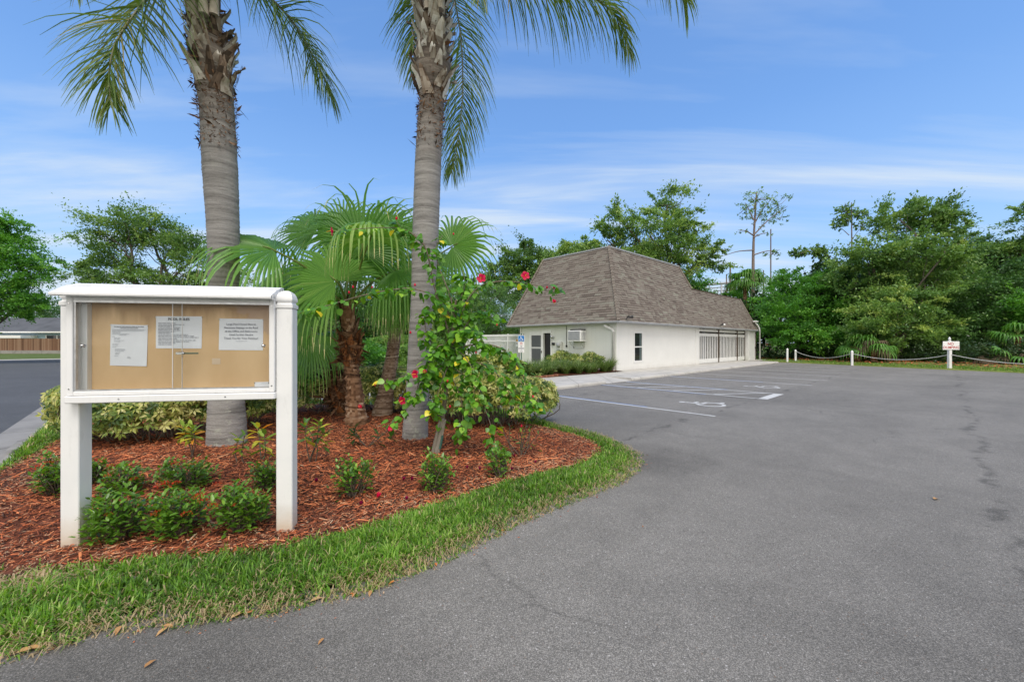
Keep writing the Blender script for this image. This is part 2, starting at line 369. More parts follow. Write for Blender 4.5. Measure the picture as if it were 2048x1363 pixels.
# bark and foliage
def mk_bark(name,a,b,scale=(9,9,2.2)):
    T=NT(name); co=T.coord(); f=T.noise(T.mapping(co,scale),1.5,7,.7); h=T.noise(T.mapping(co,scale),5,5,.7)
    col=T.ramp(f,[(.3,a),(.7,b)])
    return T.done(T.surf(col,.9,.2,T.bump(h,.7,.02)))
MAT['bark']=mk_bark('tree_bark',(.075,.06,.05),(.19,.165,.14))
MAT['pinebark']=mk_bark('pine_bark',(.15,.115,.10),(.30,.245,.22))
MAT['twig']=mk_bark('twig_bark',(.085,.065,.05),(.22,.18,.14),(30,30,10))
MAT['hibbark']=mk_bark('hibiscus_bark',(.14,.115,.085),(.30,.25,.19),(30,30,8))
def mk_palmbark():
    T=NT('palm_trunk_bark'); co=T.coord(); s=T.n('ShaderNodeSeparateXYZ',{0:co})
    wob=T.n('ShaderNodeCombineXYZ',{0:T.math('MULTIPLY',s.outputs[0],1.2),1:T.math('MULTIPLY',s.outputs[1],1.2),2:T.math('MULTIPLY',s.outputs[2],15.0)}).outputs[0]
    rg=T.noise(wob,1.0,6,.7)
    col=T.ramp(rg,[(.28,(.125,.118,.112)),(.45,(.25,.24,.23)),(.62,(.35,.337,.325)),(.8,(.43,.42,.405))])
    # old leaf scars turn browner towards the crown
    up=T.ramp(T.math('ADD',T.math('DIVIDE',s.outputs[2],7.0),T.math('MULTIPLY',T.math('SUBTRACT',T.noise(co,3,5,.7),.5),.22)),[(.58,(0,)*3),(.74,(1,)*3)])
    col=T.mix(T.math('MULTIPLY',up,.7),col,T.ramp(rg,[(.3,(.07,.05,.038)),(.5,(.19,.14,.105)),(.75,(.36,.30,.25))]))
    lich=T.math('MULTIPLY',T.ramp(T.noise(co,7,6,.75),[(.56,(0,)*3),(.63,(1,)*3)]),T.ramp(s.outputs[2],[(.05,(.75,)*3),(1.0,(.12,)*3)]))
    col=T.mix(lich,col,(.42,.44,.37))
    h=T.math('ADD',T.math('MULTIPLY',rg,.8),T.math('MULTIPLY',T.noise(co,35,4),.3))
    return T.done(T.surf(col,.88,.2,T.bump(h,.8,.025)))
MAT['palmbark']=mk_palmbark()
MAT['fanpale']=M_tint('fan_palm_smooth_bark',[(0,(.07,.045,.03)),(.35,(.19,.12,.08)),(.65,(.31,.22,.155)),(1,(.44,.35,.27))],.9,.15,.7,60,.35)
MAT['fanbark']=M_tint('fan_palm_fibre',[(0,(.04,.022,.013)),(.35,(.15,.078,.042)),(.65,(.29,.165,.095)),(1,(.46,.33,.23))],.9,.15,.7,60,.35)
MAT['orangeboot']=M_tint('orange_leaf_base',[(0,(.08,.032,.015)),(.5,(.33,.125,.04)),(1,(.48,.25,.11))],.8,.25,.5,50,.3)
MAT['boot']=M_tint('palm_leaf_base',[(0,(.06,.042,.03)),(.3,(.22,.155,.11)),(.55,(.45,.38,.31)),(.8,(.68,.63,.56)),(1,(.80,.77,.72))],.8,.25,.5,60,.35)
MAT['frond']=M_leaf('queen_palm_leaflet',[(0,(.045,.075,.014)),(.4,(.07,.125,.020)),(.8,(.12,.165,.028)),(1,(.27,.22,.06))],.32,.4)
MAT['rachis']=M_plain('palm_rachis',(.20,.20,.11),.5,.2,8)
MAT['fan']=M_leaf('fan_palm_leaf',[(0,(.030,.092,.016)),(.35,(.060,.158,.024)),(.6,(.100,.220,.034)),(.8,(.22,.31,.085)),(1,(.46,.44,.20))],.33,.36,.5)
MAT['petiole']=M_plain('fan_palm_petiole',(.18,.24,.05),.45,.2,5)
MAT['oakleaf']=M_leaf('oak_foliage',[(0,(.018,.040,.011)),(.4,(.038,.078,.018)),(.75,(.070,.120,.026)),(1,(.14,.18,.045))],.28)
MAT['shadeleaf']=M_leaf('shaded_woodland_foliage',[(0,(.010,.022,.008)),(.5,(.018,.04,.011)),(1,(.05,.08,.02))],.15)  # shade of the wood's depths put into these darker leaf colours
MAT['darkleaf']=M_leaf('dark_foliage',[(0,(.012,.030,.010)),(.45,(.024,.058,.015)),(.8,(.045,.092,.020)),(1,(.09,.14,.03))],.22)
MAT['brightleaf']=M_leaf('bright_foliage',[(0,(.020,.065,.012)),(.45,(.04,.12,.016)),(.8,(.075,.18,.025)),(1,(.13,.24,.04))],.32)
MAT['paleleaf']=M_leaf('pale_foliage',[(0,(.05,.075,.022)),(.45,(.09,.125,.032)),(.8,(.15,.19,.05)),(1,(.24,.26,.09))],.3)
MAT['hibleaf']=M_leaf('hibiscus_leaf',[(0,(.022,.070,.008)),(.5,(.055,.155,.013)),(.85,(.125,.26,.022)),(.97,(.22,.35,.035)),(1,(.65,.40,.03))],.3,.35,.55)
MAT['ixleaf']=M_leaf('ixora_leaf',[(0,(.032,.085,.012)),(.5,(.085,.185,.020)),(.85,(.17,.30,.034)),(1,(.30,.38,.06))],.25,.33,.55)
MAT['varleaf']=M_leaf('variegated_leaf',[(0,(.028,.065,.014)),(.3,(.075,.14,.025)),(.55,(.22,.29,.055)),(.8,(.44,.45,.12)),(1,(.56,.54,.22))],.28,.4,.5)
MAT['hedgeleaf']=M_leaf('clipped_hedge_leaf',[(0,(.04,.09,.014)),(.5,(.085,.18,.022)),(1,(.20,.32,.04))],.3)
MAT['croton']=M_leaf('croton_leaf',[(0,(.022,.040,.014)),(.35,(.055,.13,.022)),(.55,(.22,.33,.045)),(.75,(.50,.46,.06)),(.86,(.55,.24,.03)),(1,(.42,.035,.025))],.28,.33,.5)
MAT['grass']=M_leaf('verge_grass_blade',[(0,(.42,.32,.20)),(.14,(.36,.29,.15)),(.2,(.05,.10,.016)),(.5,(.105,.235,.026)),(.8,(.195,.35,.042)),(1,(.42,.50,.16))],.35,.45,.4)
MAT['liriope']=M_leaf('liriope_blade',[(0,(.04,.07,.02)),(.4,(.08,.145,.03)),(.75,(.17,.25,.06)),(1,(.38,.38,.2))],.3,.4,.45)
MAT['petal']=M_leaf('hibiscus_petal',[(0,(.50,.006,.035)),(.6,(.82,.016,.085)),(1,(.86,.06,.17))],.35,.45,.3,1.1)
MAT['petalold']=M_leaf('wilted_petal',[(0,(.10,.006,.03)),(.6,(.24,.010,.06)),(1,(.55,.02,.12))],.25,.5,.3,1.0)
MAT['ixflower']=M_leaf('ixora_flower',[(0,(.42,.03,.012)),(.6,(.60,.055,.02)),(1,(.65,.16,.03))],.3,.5,.3,1.1)
MAT['stamen']=M_plain('yellow_stamen',(.75,.45,.03),.6,.1)
MAT['dryleaf']=M_tint('dry_leaf',[(0,(.30,.12,.04)),(.5,(.46,.27,.11)),(1,(.55,.40,.22))],.7,.3)
MAT['deadfrond']=M_leaf('dead_frond',[(0,(.13,.10,.065)),(1,(.27,.215,.14))],.2,.7,.2)
MAT['redleaf']=M_tint('leaf_orange',[(0,(.5,.16,.04)),(1,(.55,.2,.06))],.6,.3)
MAT['wood']=mk_bark('grey_stake_wood',(.22,.20,.16),(.40,.37,.31),(25,25,3))

# ------------------------------------------------------------------ camera, sky, sun
cam=bpy.data.cameras.new('camera'); co_=bpy.data.objects.new('camera',cam); COL.objects.link(co_); SC.camera=co_
cam.sensor_width=36; cam.lens=FOC/2048*36; cam.clip_start=.05; cam.clip_end=2000
cam.shift_y=(HOR-681.5)/2048
co_.location=(0,0,CAM_H); co_.rotation_euler=(R_(90),0,0)
SUN_EL,SUN_AZ=R_(64),math.atan2(.16,-1)         # azimuth measured from +Y towards +X
sd=V3(math.sin(SUN_AZ)*math.cos(SUN_EL),math.cos(SUN_AZ)*math.cos(SUN_EL),math.sin(SUN_EL))
sl=bpy.data.lights.new('sun','SUN'); sl.energy=1.65; sl.angle=R_(28); sl.color=(1,.945,.87)
so=bpy.data.objects.new('sun',sl); COL.objects.link(so); so.location=(10,-15,30)
so.rotation_euler=Vector(tuple(sd)).to_track_quat('Z','Y').to_euler()
wd=bpy.data.worlds.new('World'); SC.world=wd; wd.use_nodes=True
def mk_world():
    t=wd.node_tree; t.nodes.clear()
    T=NT.__new__(NT); T.t=t; T.m=None
    out=T.n('ShaderNodeOutputWorld'); bg=T.n('ShaderNodeBackground',{'Strength':.15})
    sky=T.n('ShaderNodeTexSky',sky_type='NISHITA',sun_disc=False,sun_elevation=SUN_EL,sun_rotation=SUN_AZ,air_density=1.0,dust_density=.6,ozone_density=2.2)
    sk=T.n('ShaderNodeHueSaturation',{'Hue':.506,'Saturation':1.36,'Value':1.2,'Color':sky.outputs[0]}).outputs[0]
    d=T.coord('Generated'); s=T.n('ShaderNodeSeparateXYZ',{0:d})
    z=T.math('MAXIMUM',s.outputs[2],0.0)
    den=T.math('ADD',z,.10)
    # thin high cloud sheet, streaked along one direction
    pv=T.n('ShaderNodeCombineXYZ',{0:T.math('DIVIDE',s.outputs[0],den),1:T.math('DIVIDE',s.outputs[1],den),2:0.0}).outputs[0]
    pv2=T.mapping(pv,(.22,1.15,1),(0,0,.05))
    n1=T.noise(pv2,1.35,7,.56,.35); n2=T.noise(T.mapping(pv,(.5,.8,1),(0,0,-.1)),.8,3,.5)
    m=T.math('ADD',T.math('MULTIPLY',n1,.72),T.math('MULTIPLY',n2,.34))
    low=T.ramp(z,[(0,(.17,)*3),(.16,(.115,)*3),(.32,(.065,)*3),(.46,(.015,)*3),(.62,(-.0,)*3)])
    m=T.math('ADD',m,low)
    c=T.ramp(m,[(.55,(0,)*3),(.625,(.25,)*3),(.69,(.72,)*3),(.78,(.92,)*3)])
    veil=T.ramp(z,[(0,(.9,)*3),(.10,(.8,)*3),(.26,(.52,)*3),(.45,(.32,)*3),(.7,(.24,)*3)])
    sk=T.mix(veil,sk,(2.1,3.0,4.3))
    # unseen bright cloud bank added behind the viewer as soft frontal fill
    n3=T.noise(T.mapping(d,(2.2,2.2,4.0)),1.3,6,.55)
    back=T.ramp(T.math('ADD',T.math('MULTIPLY',s.outputs[1],-1.0),T.math('MULTIPLY',T.math('SUBTRACT',n3,.5),.5)),[(.0,(0,)*3),(.35,(.95,)*3)])
    mx=T.mix(c,sk,CLOUD)
    mx=T.mix(back,mx,FILL_BANK)
    t.links.new(mx,bg.inputs['Color']); t.links.new(bg.outputs[0],out.inputs[0])
CLOUD=(3.6,4.05,4.5); FILL_BANK=(7.6,7.2,6.7)
mk_world()
SC.view_settings.view_transform='Standard'; SC.view_settings.look='None'; SC.view_settings.exposure=.47; SC.view_settings.gamma=1
SC.cycles.max_bounces=9; SC.cycles.diffuse_bounces=5; SC.cycles.glossy_bounces=2; SC.cycles.transmission_bounces=5; SC.cycles.transparent_max_bounces=8
SC.cycles.use_denoising=True; SC.cycles.adaptive_threshold=.005; SC.cycles.caustics_reflective=False; SC.cycles.caustics_refractive=False

# ------------------------------------------------------------------ ground, roads, island
U=V3(.733,.680,0); Vd=V3(-.680,.733,0)                     # the office's two directions
C0=V3(5.32,20.5,0)                                          # its near corner
def B(t,s,z=0): return C0+U*t+Vd*s+V3(0,0,z)
ANG=math.atan2(.680,.733)
def K(k,off=-1.2): return (U*off+Vd*k)[:2]
OUT=[(-3.62,2.2),(-3.3,2.0),(-2.9,1.93),(-2.47,1.947),(-2.23,2.096),(-1.99,2.18),(-1.68,2.22),(-1.38,2.29),(-1.19,2.365),(-.977,2.43),(-.775,2.59),(-.52,2.79),(-.224,3.10),(.143,3.5),(.605,3.9),(1.18,4.4),(1.55,4.9),(1.75,5.25),(1.80,5.69),(1.70,6.35),(1.46,6.9),(.96,7.58),(.5,8.3),(0,9.2),(-.6,10.3),(-1.0,11.2),(0,13.5),tuple(K(20))]
OUT_ROAD=OUT[:26]
MUL=[(-5.67,4.46),(-4.9,3.4),(-4.1,2.80),(-3.5,2.70),(-2.95,2.79),(-2.48,2.88),(-1.80,3.00),(-1.34,3.26),(-1.06,3.52),(-.71,3.84),(-.30,4.24),(.19,4.64),(.79,5.04),(1.10,5.42),(1.27,5.80),(1.27,6.28),(1.05,6.78),(.70,7.22),(.2,7.8),(-.6,8.8),(-2,9.3),(-4,9.4),(-6,9.3),(-8.2,8.2),(-6.67,5.95)]
def H(x,y):
    x=np.asarray(x,float); y=np.asarray(y,float)
    d=polydist(x,y,OUT_ROAD,False); ins=inpoly(x,y,OUT)
    und=.012*np.sin(x*2.1+.6)*np.sin(y*1.7+1.1)
    return np.where(ins,.012*sm(d/.15)+.11*sm((d-.75)/2.4)+und*sm(d-.6),-.05*sm(d/.1))
def Gb(px,py):
    z=0.0
    for _ in range(6):
        p=G(px,py,z); z=float(H(p[0],p[1]))
    p[2]=z; return p
def grid(lo,hi,step,keep,zf):
    xs=np.arange(lo[0],hi[0],step); ys=np.arange(lo[1],hi[1],step); X,Y=np.meshgrid(xs,ys); 
    Z=zf(X,Y); k=keep(X,Y); nx=len(xs); i=np.arange(len(ys)-1)[:,None]*nx+np.arange(nx-1)[None]
    kk=k[:-1,:-1]|k[1:,:-1]|k[:-1,1:]|k[1:,1:]
    q=np.stack([i,i+1,i+nx+1,i+nx],-1)[kk]
    mb=MB(); mb.add(np.stack([X,Y,Z],-1).reshape(-1,3),q,.5,True); return mb
def flat(mb,poly,z,t=.5):
    P=[(p[0],p[1],z) for p in poly]; mb.add(P,[list(range(len(P)))],t)
m=MB(); flat(m,[(-700,-300),(700,-300),(700,1100),(-700,1100)],-.06); struct(m,'ground',MAT['ground'])
EDGE0,EDGE1=V3(20.4,34.2,0),V3(26,20.5,0)
ed=nrm(EDGE1-EDGE0)
m=MB(); flat(m,[K(-13),K(30),(-6,16.0),B(-7,-1)[:2],B(19.4,-1)[:2],EDGE0[:2],EDGE1[:2],(EDGE1+ed*40)[:2]],0.0)
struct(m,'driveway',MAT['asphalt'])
m=MB(); flat(m,[K(-14,-1.72),K(56,-1.72),K(56,-14.5),K(-14,-14.5)],0.0); struct(m,'street',MAT['street'])
m=MB()
for k in range(-13,56,3):      # gutter apron cast in bays
    a,b=K(k+.008,-1.72),K(k+2.992,-1.72); c,d=K(k+2.992,-1.2),K(k+.008,-1.2); e,f=K(k+2.992,-1.34),K(k+.008,-1.34)
    m.add([(*a,.004),(*b,.004),(*e,-.012),(*f,-.012),(*c,.02),(*d,.02)],[(0,3,2,1),(3,5,4,2)])
struct(m,'gutter',MAT['gutter'])
m=MB(); flat(m,[K(56.1,-1.2),K(59,-1.2),K(59,-30),K(56.1,-30)],.01); struct(m,'far_pavement',MAT['concrete'])
m=MB(); P=V3(*G(88,885,.03)); flat(m,[(P+U*a+Vd*b)[:2] for a,b in((-.3,-.45),(1.6,-.45),(1.6,.45),(-.3,.45))],.055); struct(m,'path',MAT['gutter'])
bed=grid((-9,1.6),(2.3,10.6),.06,lambda x,y:inpoly(x,y,MUL),lambda x,y:H(x,y))
struct(bed,'planting_bed',MAT['mulch'])
vg=grid((-13,1.5),(2.4,14),.05,lambda x,y:inpoly(x,y,OUT)&(~inpoly(x,y,MUL)|(polydist(x,y,MUL)<.12)),lambda x,y:H(x,y)-.012)
struct(vg,'verge',MAT['soil'])
m=MB(); flat(m,[K(13.5,-1.19),(-3,9.6),(-1.2,10.6),B(-9.5,-.5)[:2],B(0,-.3)[:2],B(22,-.3)[:2],B(24,-.5)[:2],B(40,4)[:2],B(40,40)[:2],K(56,-1.19)],.06); struct(m,'lawn',MAT['lawn'])
# grass strip beyond the car park
m=MB(); e0=EDGE0-ed*3; e1=EDGE1+ed*30; nn=V3(ed[1],-ed[0],0); nn=nn if nn[0]>0 else -nn
ks=np.linspace(0,1,60); row=[]
for i,k in enumerate(ks):
    p=e0+(e1-e0)*k; j=.06*math.sin(i*1.7)+.05*math.sin(i*.63)
    for w,z in((-.05+j,-.01),(.06+j,.05),(2.4,.09),(9,.25),(26,.5)): row.append(p+nn*w+V3(0,0,z))
q=[(i*5+j,i*5+j+1,i*5+j+6,i*5+j+5) for i in range(59) for j in range(4)]
m.add(row,q,.5,True); struct(m,'grass_strip',MAT['lawn'])
# pavement beside the office with its rolled kerb
m=MB()
def slab(t0,t1,s0,s1,z=.11):
    a=.05
    pts=[(t0,s0+a,z),(t1,s0+a,z),(t1,s1,z),(t0,s1,z),(t0,s0,z-.05),(t1,s0,z-.05),(t0,s0-.01,-.03),(t1,s0-.01,-.03),(t1,s1,-.03),(t0,s1,-.03)]
    v=[B(*p) for p in pts]
    m.add(v,[(0,1,2,3),(4,5,1,0),(6,7,5,4)]); m.add(v,[(1,5,7,8,2),(0,3,9,6,4)])
slab(-3.05,18.1,-2.67,-.02); slab(-14.5,-4.9,-2.67,-.1)
pts=[(-4.9,-2.67,.012),(-3.05,-2.67,.012),(-3.05,-1.4,.11),(-4.9,-1.4,.11),(-3.05,-.02,.11),(-4.9,-.02,.11),(-3.05,-2.67,-.03),(-4.9,-2.67,-.03)]
m.add([B(*p) for p in pts],[(0,1,2,3),(3,2,4,5),(7,6,1,0)])
struct(m,'sidewalk',MAT['concrete'])
m=MB(); a=G(1515,716); 
flat(m,[B(19.3,-1.0)[:2],B(19.3,.2)[:2],B(23.5,.2)[:2],(23.2,32.6),(22.9,31.6),B(22.4,-1.0)[:2]],.09); struct(m,'walkway',MAT['concrete'])
# paint
def paint(name,quads,mat,z=.005,group=None):
    m=MB()
    for qd in quads: m.add([(p[0],p[1],z) for p in qd],[list(range(len(qd)))])
    o=struct(m,name,mat)
    if group: o['group']=group
    return o
def pline(a,b,w=.1):
    a=np.array(a[:2]);b=np.array(b[:2]); d=nrm(b-a); n=np.array([-d[1],d[0]])*w/2; return [a+n,b+n,b-n,a-n]
def stallt(t,s0,s1,w=.1): return pline(B(t,s0),B(t,s1),w)
kerb=-2.74
TL=[None]*3
def tof(p): r=p-C0; return float(r@U),float(r@Vd)
t1=tof(G(1076,787))[0]; t2=tof(G(1202,768.5))[0]; t3=tof(G(1248.6,763))[0]; t4=tof(G(1333,752))[0]
e=[tof(G(1452,833))[1],tof(G(1546,799))[1],tof(G(1629,770.4))[1]]
END=-8.1
for t,blue in((t1,1),(t2,1),(t3,1),(t4,1)):
    paint('stall_line',[stallt(t,kerb-.02,END,.1)],MAT['white_paint'],.005,'white stall lines')
    paint('stall_line',[stallt(t+(.1 if t!=t2 else -.1),kerb-.02,END+1.6,.06)],MAT['blue_paint'],.0045,'blue stall lines')
for i in range(1,7):
    paint('stall_line',[stallt(t4+2.76*i,kerb-.02,END,.1)],MAT['white_paint'],.005,'white stall lines')
hq=[pline(B(t2,END+.12),B(t3,END+.12),.24)]
for k in range(4):
    s1=END+.45+k*1.25; hq.append(pline(B(t2+.05,s1+.98),B(t3-.05,s1),.1))
paint('access_hatching',hq,MAT['white_paint'],.0085)
def isa(c=(0,0),s=1.0):
    """wheelchair symbol as 2-D polygons in a unit square"""
    P=[]
    P.append([(.40+.075*math.cos(a),.91+.075*math.sin(a)) for a in np.linspace(0,6.283,18,endpoint=False)])
    def st(pts,w):
        for a,b in zip(pts[:-1],pts[1:]):
            a=np.array(a);b=np.array(b);d=nrm(b-a);n=np.array([-d[1],d[0]])*w/2; P.append([a+n-d*w*.3,b+n+d*w*.3,b-n+d*w*.3,a-n-d*w*.3][::-1])
    st([(.41,.80),(.44,.48),(.70,.48),(.83,.18),(.94,.22)],.085); st([(.43,.66),(.66,.66)],.07)
    an=np.linspace(R_(118),R_(352),22); st([(.47+.27*math.cos(a),.30+.27*math.sin(a)) for a in an],.075)
    return [[((x-.5)*s+c[0],(y-.5)*s+c[1]) for x,y in p] for p in P]
for px,py in((1404,806.5),(1523,773)):
    c=G(px,py); q=[]
    for k,p in enumerate(isa((0,0),1.12)):
        q.append([(c+Vd*y*1.0+U*x)[:2] for x,y in p])
    m=MB()
    for k,p in enumerate(q): m.add([(a[0],a[1],.0045+.00006*k) for a in p],[list(range(len(p)))])
    o=struct(m,'wheelchair_marking',MAT['white_paint']); o['group']='painted wheelchair symbols'

# ------------------------------------------------------------------ mulch chips and verge grass
def sample_poly(poly,n,keep=None,lim=None):
    P=np.array(poly); lo,hi=P.min(0),P.max(0)
    if lim is not None: lo=np.maximum(lo,lim[0]); hi=np.minimum(hi,lim[1])
    out=np.zeros((0,2))
    while len(out)<n:
        q=rng.uniform(lo,hi,(n*2,2)); k=inpoly(q[:,0],q[:,1],poly)
        if keep is not None: k&=keep(q[:,0],q[:,1])
        out=np.vstack([out,q[k]])
    return out[:n]
def dens_near(x,y): return rng.random(x.shape)<np.clip((4.6/np.hypot(x,y))**1.5,.07,1)
chipv=[(-.5,-.5,0),(.5,-.42,.0),(.42,0,.3),(-.46,0,.34),(.5,.45,0),(-.5,.5,.0)]; chipf=[(0,1,2,3),(3,2,4,5)]
q=sample_poly(MUL,60000,dens_near)
zz=H(q[:,0],q[:,1]); n=len(q)
a=rng.uniform(0,2*np.pi,n); A=np.stack([np.cos(a),np.sin(a),rng.normal(0,.22,n)],-1)
N=nrm(np.stack([rng.normal(0,.35,n),rng.normal(0,.35,n),np.ones(n)],-1))
L=rng.lognormal(math.log(.034),.55,n); Wd=rng.uniform(.004,.011,n)*(L/.04)**.4
patch=.5+.5*np.sin(q[:,0]*1.3+1)*np.sin(q[:,1]*1.6)
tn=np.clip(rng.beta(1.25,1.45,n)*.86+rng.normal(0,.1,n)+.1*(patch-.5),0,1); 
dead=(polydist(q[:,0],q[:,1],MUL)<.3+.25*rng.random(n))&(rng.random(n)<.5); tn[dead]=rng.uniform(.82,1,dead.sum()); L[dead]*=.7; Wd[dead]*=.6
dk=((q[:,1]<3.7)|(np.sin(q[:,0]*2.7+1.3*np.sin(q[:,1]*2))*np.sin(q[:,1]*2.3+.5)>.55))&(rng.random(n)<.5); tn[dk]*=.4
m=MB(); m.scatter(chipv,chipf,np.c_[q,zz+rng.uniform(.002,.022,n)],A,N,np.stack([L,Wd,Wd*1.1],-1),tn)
k=170; i=rng.integers(3,21,k); f=rng.random((k,1)); pa=np.array(OUT)[i]*(1-f)+np.array(OUT)[i+1]*f; pa=pa+rng.normal(0,.03,(k,2))+np.abs(rng.normal(0,.035,(k,1)))*np.array([[.5,-.85]])
a=rng.uniform(0,6.28,k); L=rng.lognormal(math.log(.010),.4,k)
m.scatter(chipv,chipf,np.c_[pa,np.maximum(H(pa[:,0],pa[:,1]),0)+.004],np.stack([np.cos(a),np.sin(a),rng.normal(0,.1,k)],-1),np.stack([rng.normal(0,.2,k),rng.normal(0,.2,k),np.ones(k)],-1),np.stack([L,L*.4,L*.3],-1),rng.random(k))
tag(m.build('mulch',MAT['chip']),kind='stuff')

def blades(P,ln,wd,lean,az,tint,nseg=3,mat='grass',name='grass',curve=1.0,build=True,mb=None):
    n=len(P); d=np.stack([np.cos(az),np.sin(az),np.zeros(n)],-1); sdv=np.stack([-np.sin(az),np.cos(az),np.zeros(n)],-1)
    V=[]; ts=np.linspace(0,1,nseg+1)
    for t in ts:
        an=lean*(.35+curve*t*.9)   # bends over towards the tip
        h=ln*t*np.cos(an*t*.8); o=ln*t*np.sin(np.minimum(an,1.55))
        c=P+d*o[:,None]+V3(0,0,1)*h[:,None]
        w=wd*(1-t**2.2)*.5+.0006
        V.append(c-sdv*w[:,None]); V.append(c+sdv*w[:,None])
    V=np.stack(V,1); k=2*(nseg+1)
    F=np.array([(2*i,2*i+1,2*i+3,2*i+2) for i in range(nseg)])
    mb=mb or MB(); mb.add(V.reshape(-1,3),((np.arange(n)*k)[:,None,None]+F[None]).reshape(-1,4),np.repeat(tint,nseg))
    return mb
def vkeep(x,y):
    k=~inpoly(x,y,MUL)|(polydist(x,y,MUL)<.06*rng.random(x.shape))
    vis=(np.abs(x/np.maximum(y,.1))<1.42)
    gap=np.sin(x*17+2*np.sin(y*13))*np.sin(y*19+2*np.sin(x*11))
    k&=~((gap<-.45)&(rng.random(x.shape)<.7))
    k&=~((polydist(x,y,OUT_ROAD,False)<.16)&(rng.random(x.shape)<.5))
    return k&vis&(rng.random(x.shape)<np.clip((2.9/np.hypot(x,y))**1.3,.12,1))
q=sample_poly(OUT,52000,vkeep,lim=(np.array([-9.5,1.6]),np.array([2.2,10.0])))
d=polydist(q[:,0],q[:,1],OUT_ROAD,False); n=len(q); zz=H(q[:,0],q[:,1])
clump=.5+.5*np.sin(q[:,0]*9+3*np.sin(q[:,1]*5))*np.sin(q[:,1]*11+2*np.sin(q[:,0]*6))
edge=sm(d/.26)
dry=np.clip(1.3-np.hypot((q[:,0]+3.45)/.62,(q[:,1]-2.62)/.24),0,1)       # scorched corner by the post
inn=sm(polydist(q[:,0],q[:,1],MUL)/.22)
ln=(.045+.085*clump*rng.random(n)+.05*rng.random(n)**2)*.88*(.5+.5*edge)*(1-.4*dry)*(.6+.4*inn)
lean=np.abs(rng.normal(.55,.42,n))+.5*(1-edge)
tint=np.clip(.5+.2*(clump-.5)+rng.normal(0,.21,n)+.09*np.sin(q[:,0]*2.3+q[:,1]),.2,1)
dead=(rng.random(n)<(.09+.36*(1-edge)+.75*dry)); tint[dead]=rng.uniform(0,.15,dead.sum()); lean[dead]+=.5
m=blades(np.c_[q,zz-.012],ln,rng.uniform(.006,.0125,n),lean,rng.uniform(0,2*np.pi,n),tint)
# straw lying over the edge of the asphalt
k=5200; i=rng.integers(0,n,k); ee=np.argsort(d)[:k*2]; i=rng.choice(ee,k)
P=np.c_[q[i]+rng.normal(0,.02,(k,2)),np.maximum(zz[i],0)+.004]
blades(P,rng.uniform(.03,.09,k),rng.uniform(.002,.005,k),rng.uniform(1.3,1.55,k),rng.uniform(0,2*np.pi,k),np.where(rng.random(k)<.7,rng.uniform(0,.16,k),rng.uniform(.2,.5,k)),2,mb=m)
tag(m.build('grass',MAT['grass']),kind='stuff')
# short turf on the lawn seen between the palms and on the far strip
k=16000; xs=rng.uniform(-9,1.5,k); ys=rng.uniform(9.5,22,k); kk=(~inpoly(xs,ys,MUL))&((xs*U[0]+ys*U[1])>-1.1)&((np.c_[xs,ys]-C0[:2])@Vd[:2]>0)
m=blades(np.c_[xs,ys,np.full(k,.055)][kk],rng.uniform(.05,.1,k)[kk],rng.uniform(.012,.022,k)[kk],np.abs(rng.normal(.5,.3,k))[kk],rng.uniform(0,6.28,k)[kk],np.clip(rng.normal(.55,.18,k),.12,1)[kk],2)
k=15000; f=rng.random(k)**.8; w=rng.uniform(.03,3.2,k); P=e0+(e1-e0)*(f[:,None])+nn[None]*w[:,None]; P[:,2]=.04+.02*w
blades(P,rng.uniform(.05,.11,k),rng.uniform(.02,.04,k),np.abs(rng.normal(.5,.3,k)),rng.uniform(0,6.28,k),np.clip(rng.normal(.42,.17,k),.05,1),2,mb=m)
tag(m.build('lawn_blades',MAT['grass']),kind='stuff')

# ------------------------------------------------------------------ notice board
def text(s,size,mat,parent,loc,rot,name='lettering',align='CENTER',width=1.0,bold=0.0):
    c=bpy.data.curves.new(name,'FONT'); c.body=s; c.size=size; c.align_x=align; c.align_y='CENTER'; c.extrude=.0006; c.resolution_u=3; c.offset=bold
    c.materials.append(mat); tmp=bpy.data.objects.new(name,c); COL.objects.link(tmp); dg=bpy.context.evaluated_depsgraph_get(); me=bpy.data.meshes.new_from_object(tmp.evaluated_get(dg)); bpy.data.objects.remove(tmp); o=bpy.data.objects.new(name,me); COL.objects.link(o); o.parent=parent
    o.location=loc; o.rotation_euler=rot; o.scale=(width,1,1); return o
BA=R_(10); BO=V3(-3.40,3.03,0); BX=V3(math.cos(BA),math.sin(BA),0); BY=V3(-math.sin(BA),math.cos(BA),0)
def bpt(px,py,b):
    r=(px-CX)/FOC; O=BO+BY*b
    a=(r*O[1]-O[0])/(BX[0]-r*BX[1]); Y=O[1]+a*BX[1]
    return a,CAM_H-(py-HOR)/FOC*Y
nb=thing('notice_board','white vinyl notice board on two posts with tan pinboard behind sliding glass','notice board',BO,BA)
z0=-.12
for a0,top in((0.0,1.83),(1.507,1.83)):
    b0=-.0 if a0==0 else -.03
    m=MB(); m.box((a0,b0,z0),(a0+.122,b0+.122,top),bev=.006)
    p=m.build('post',MAT['vinyl'],nb,True)
    c=MB(); c.lathe((a0+.061,b0+.061,top),[(.064,0),(.066,.006),(.066,.03),(.055,.036),(.052,.05),(.062,.06),(.063,.075),(.058,.10),(.045,.128),(.02,.145),(.0,.148)],sq=True)
    c.build('post_cap',MAT['vinyl_clean'],nb,True)
xl,xr=.078,1.503; zb,zt=1.155,1.905
f=MB()
f.box((xl,-.052,zb),(xl+.042,.10,zt),bev=.004); f.box((xr-.04,-.052,zb),(xr,.10,zt),bev=.004)
f.box((xl+.042,-.05,zb),(xr-.04,.10,zb+.03),bev=.004); f.box((xl+.042,-.048,zt-.035),(xr-.04,.10,zt),bev=.004)
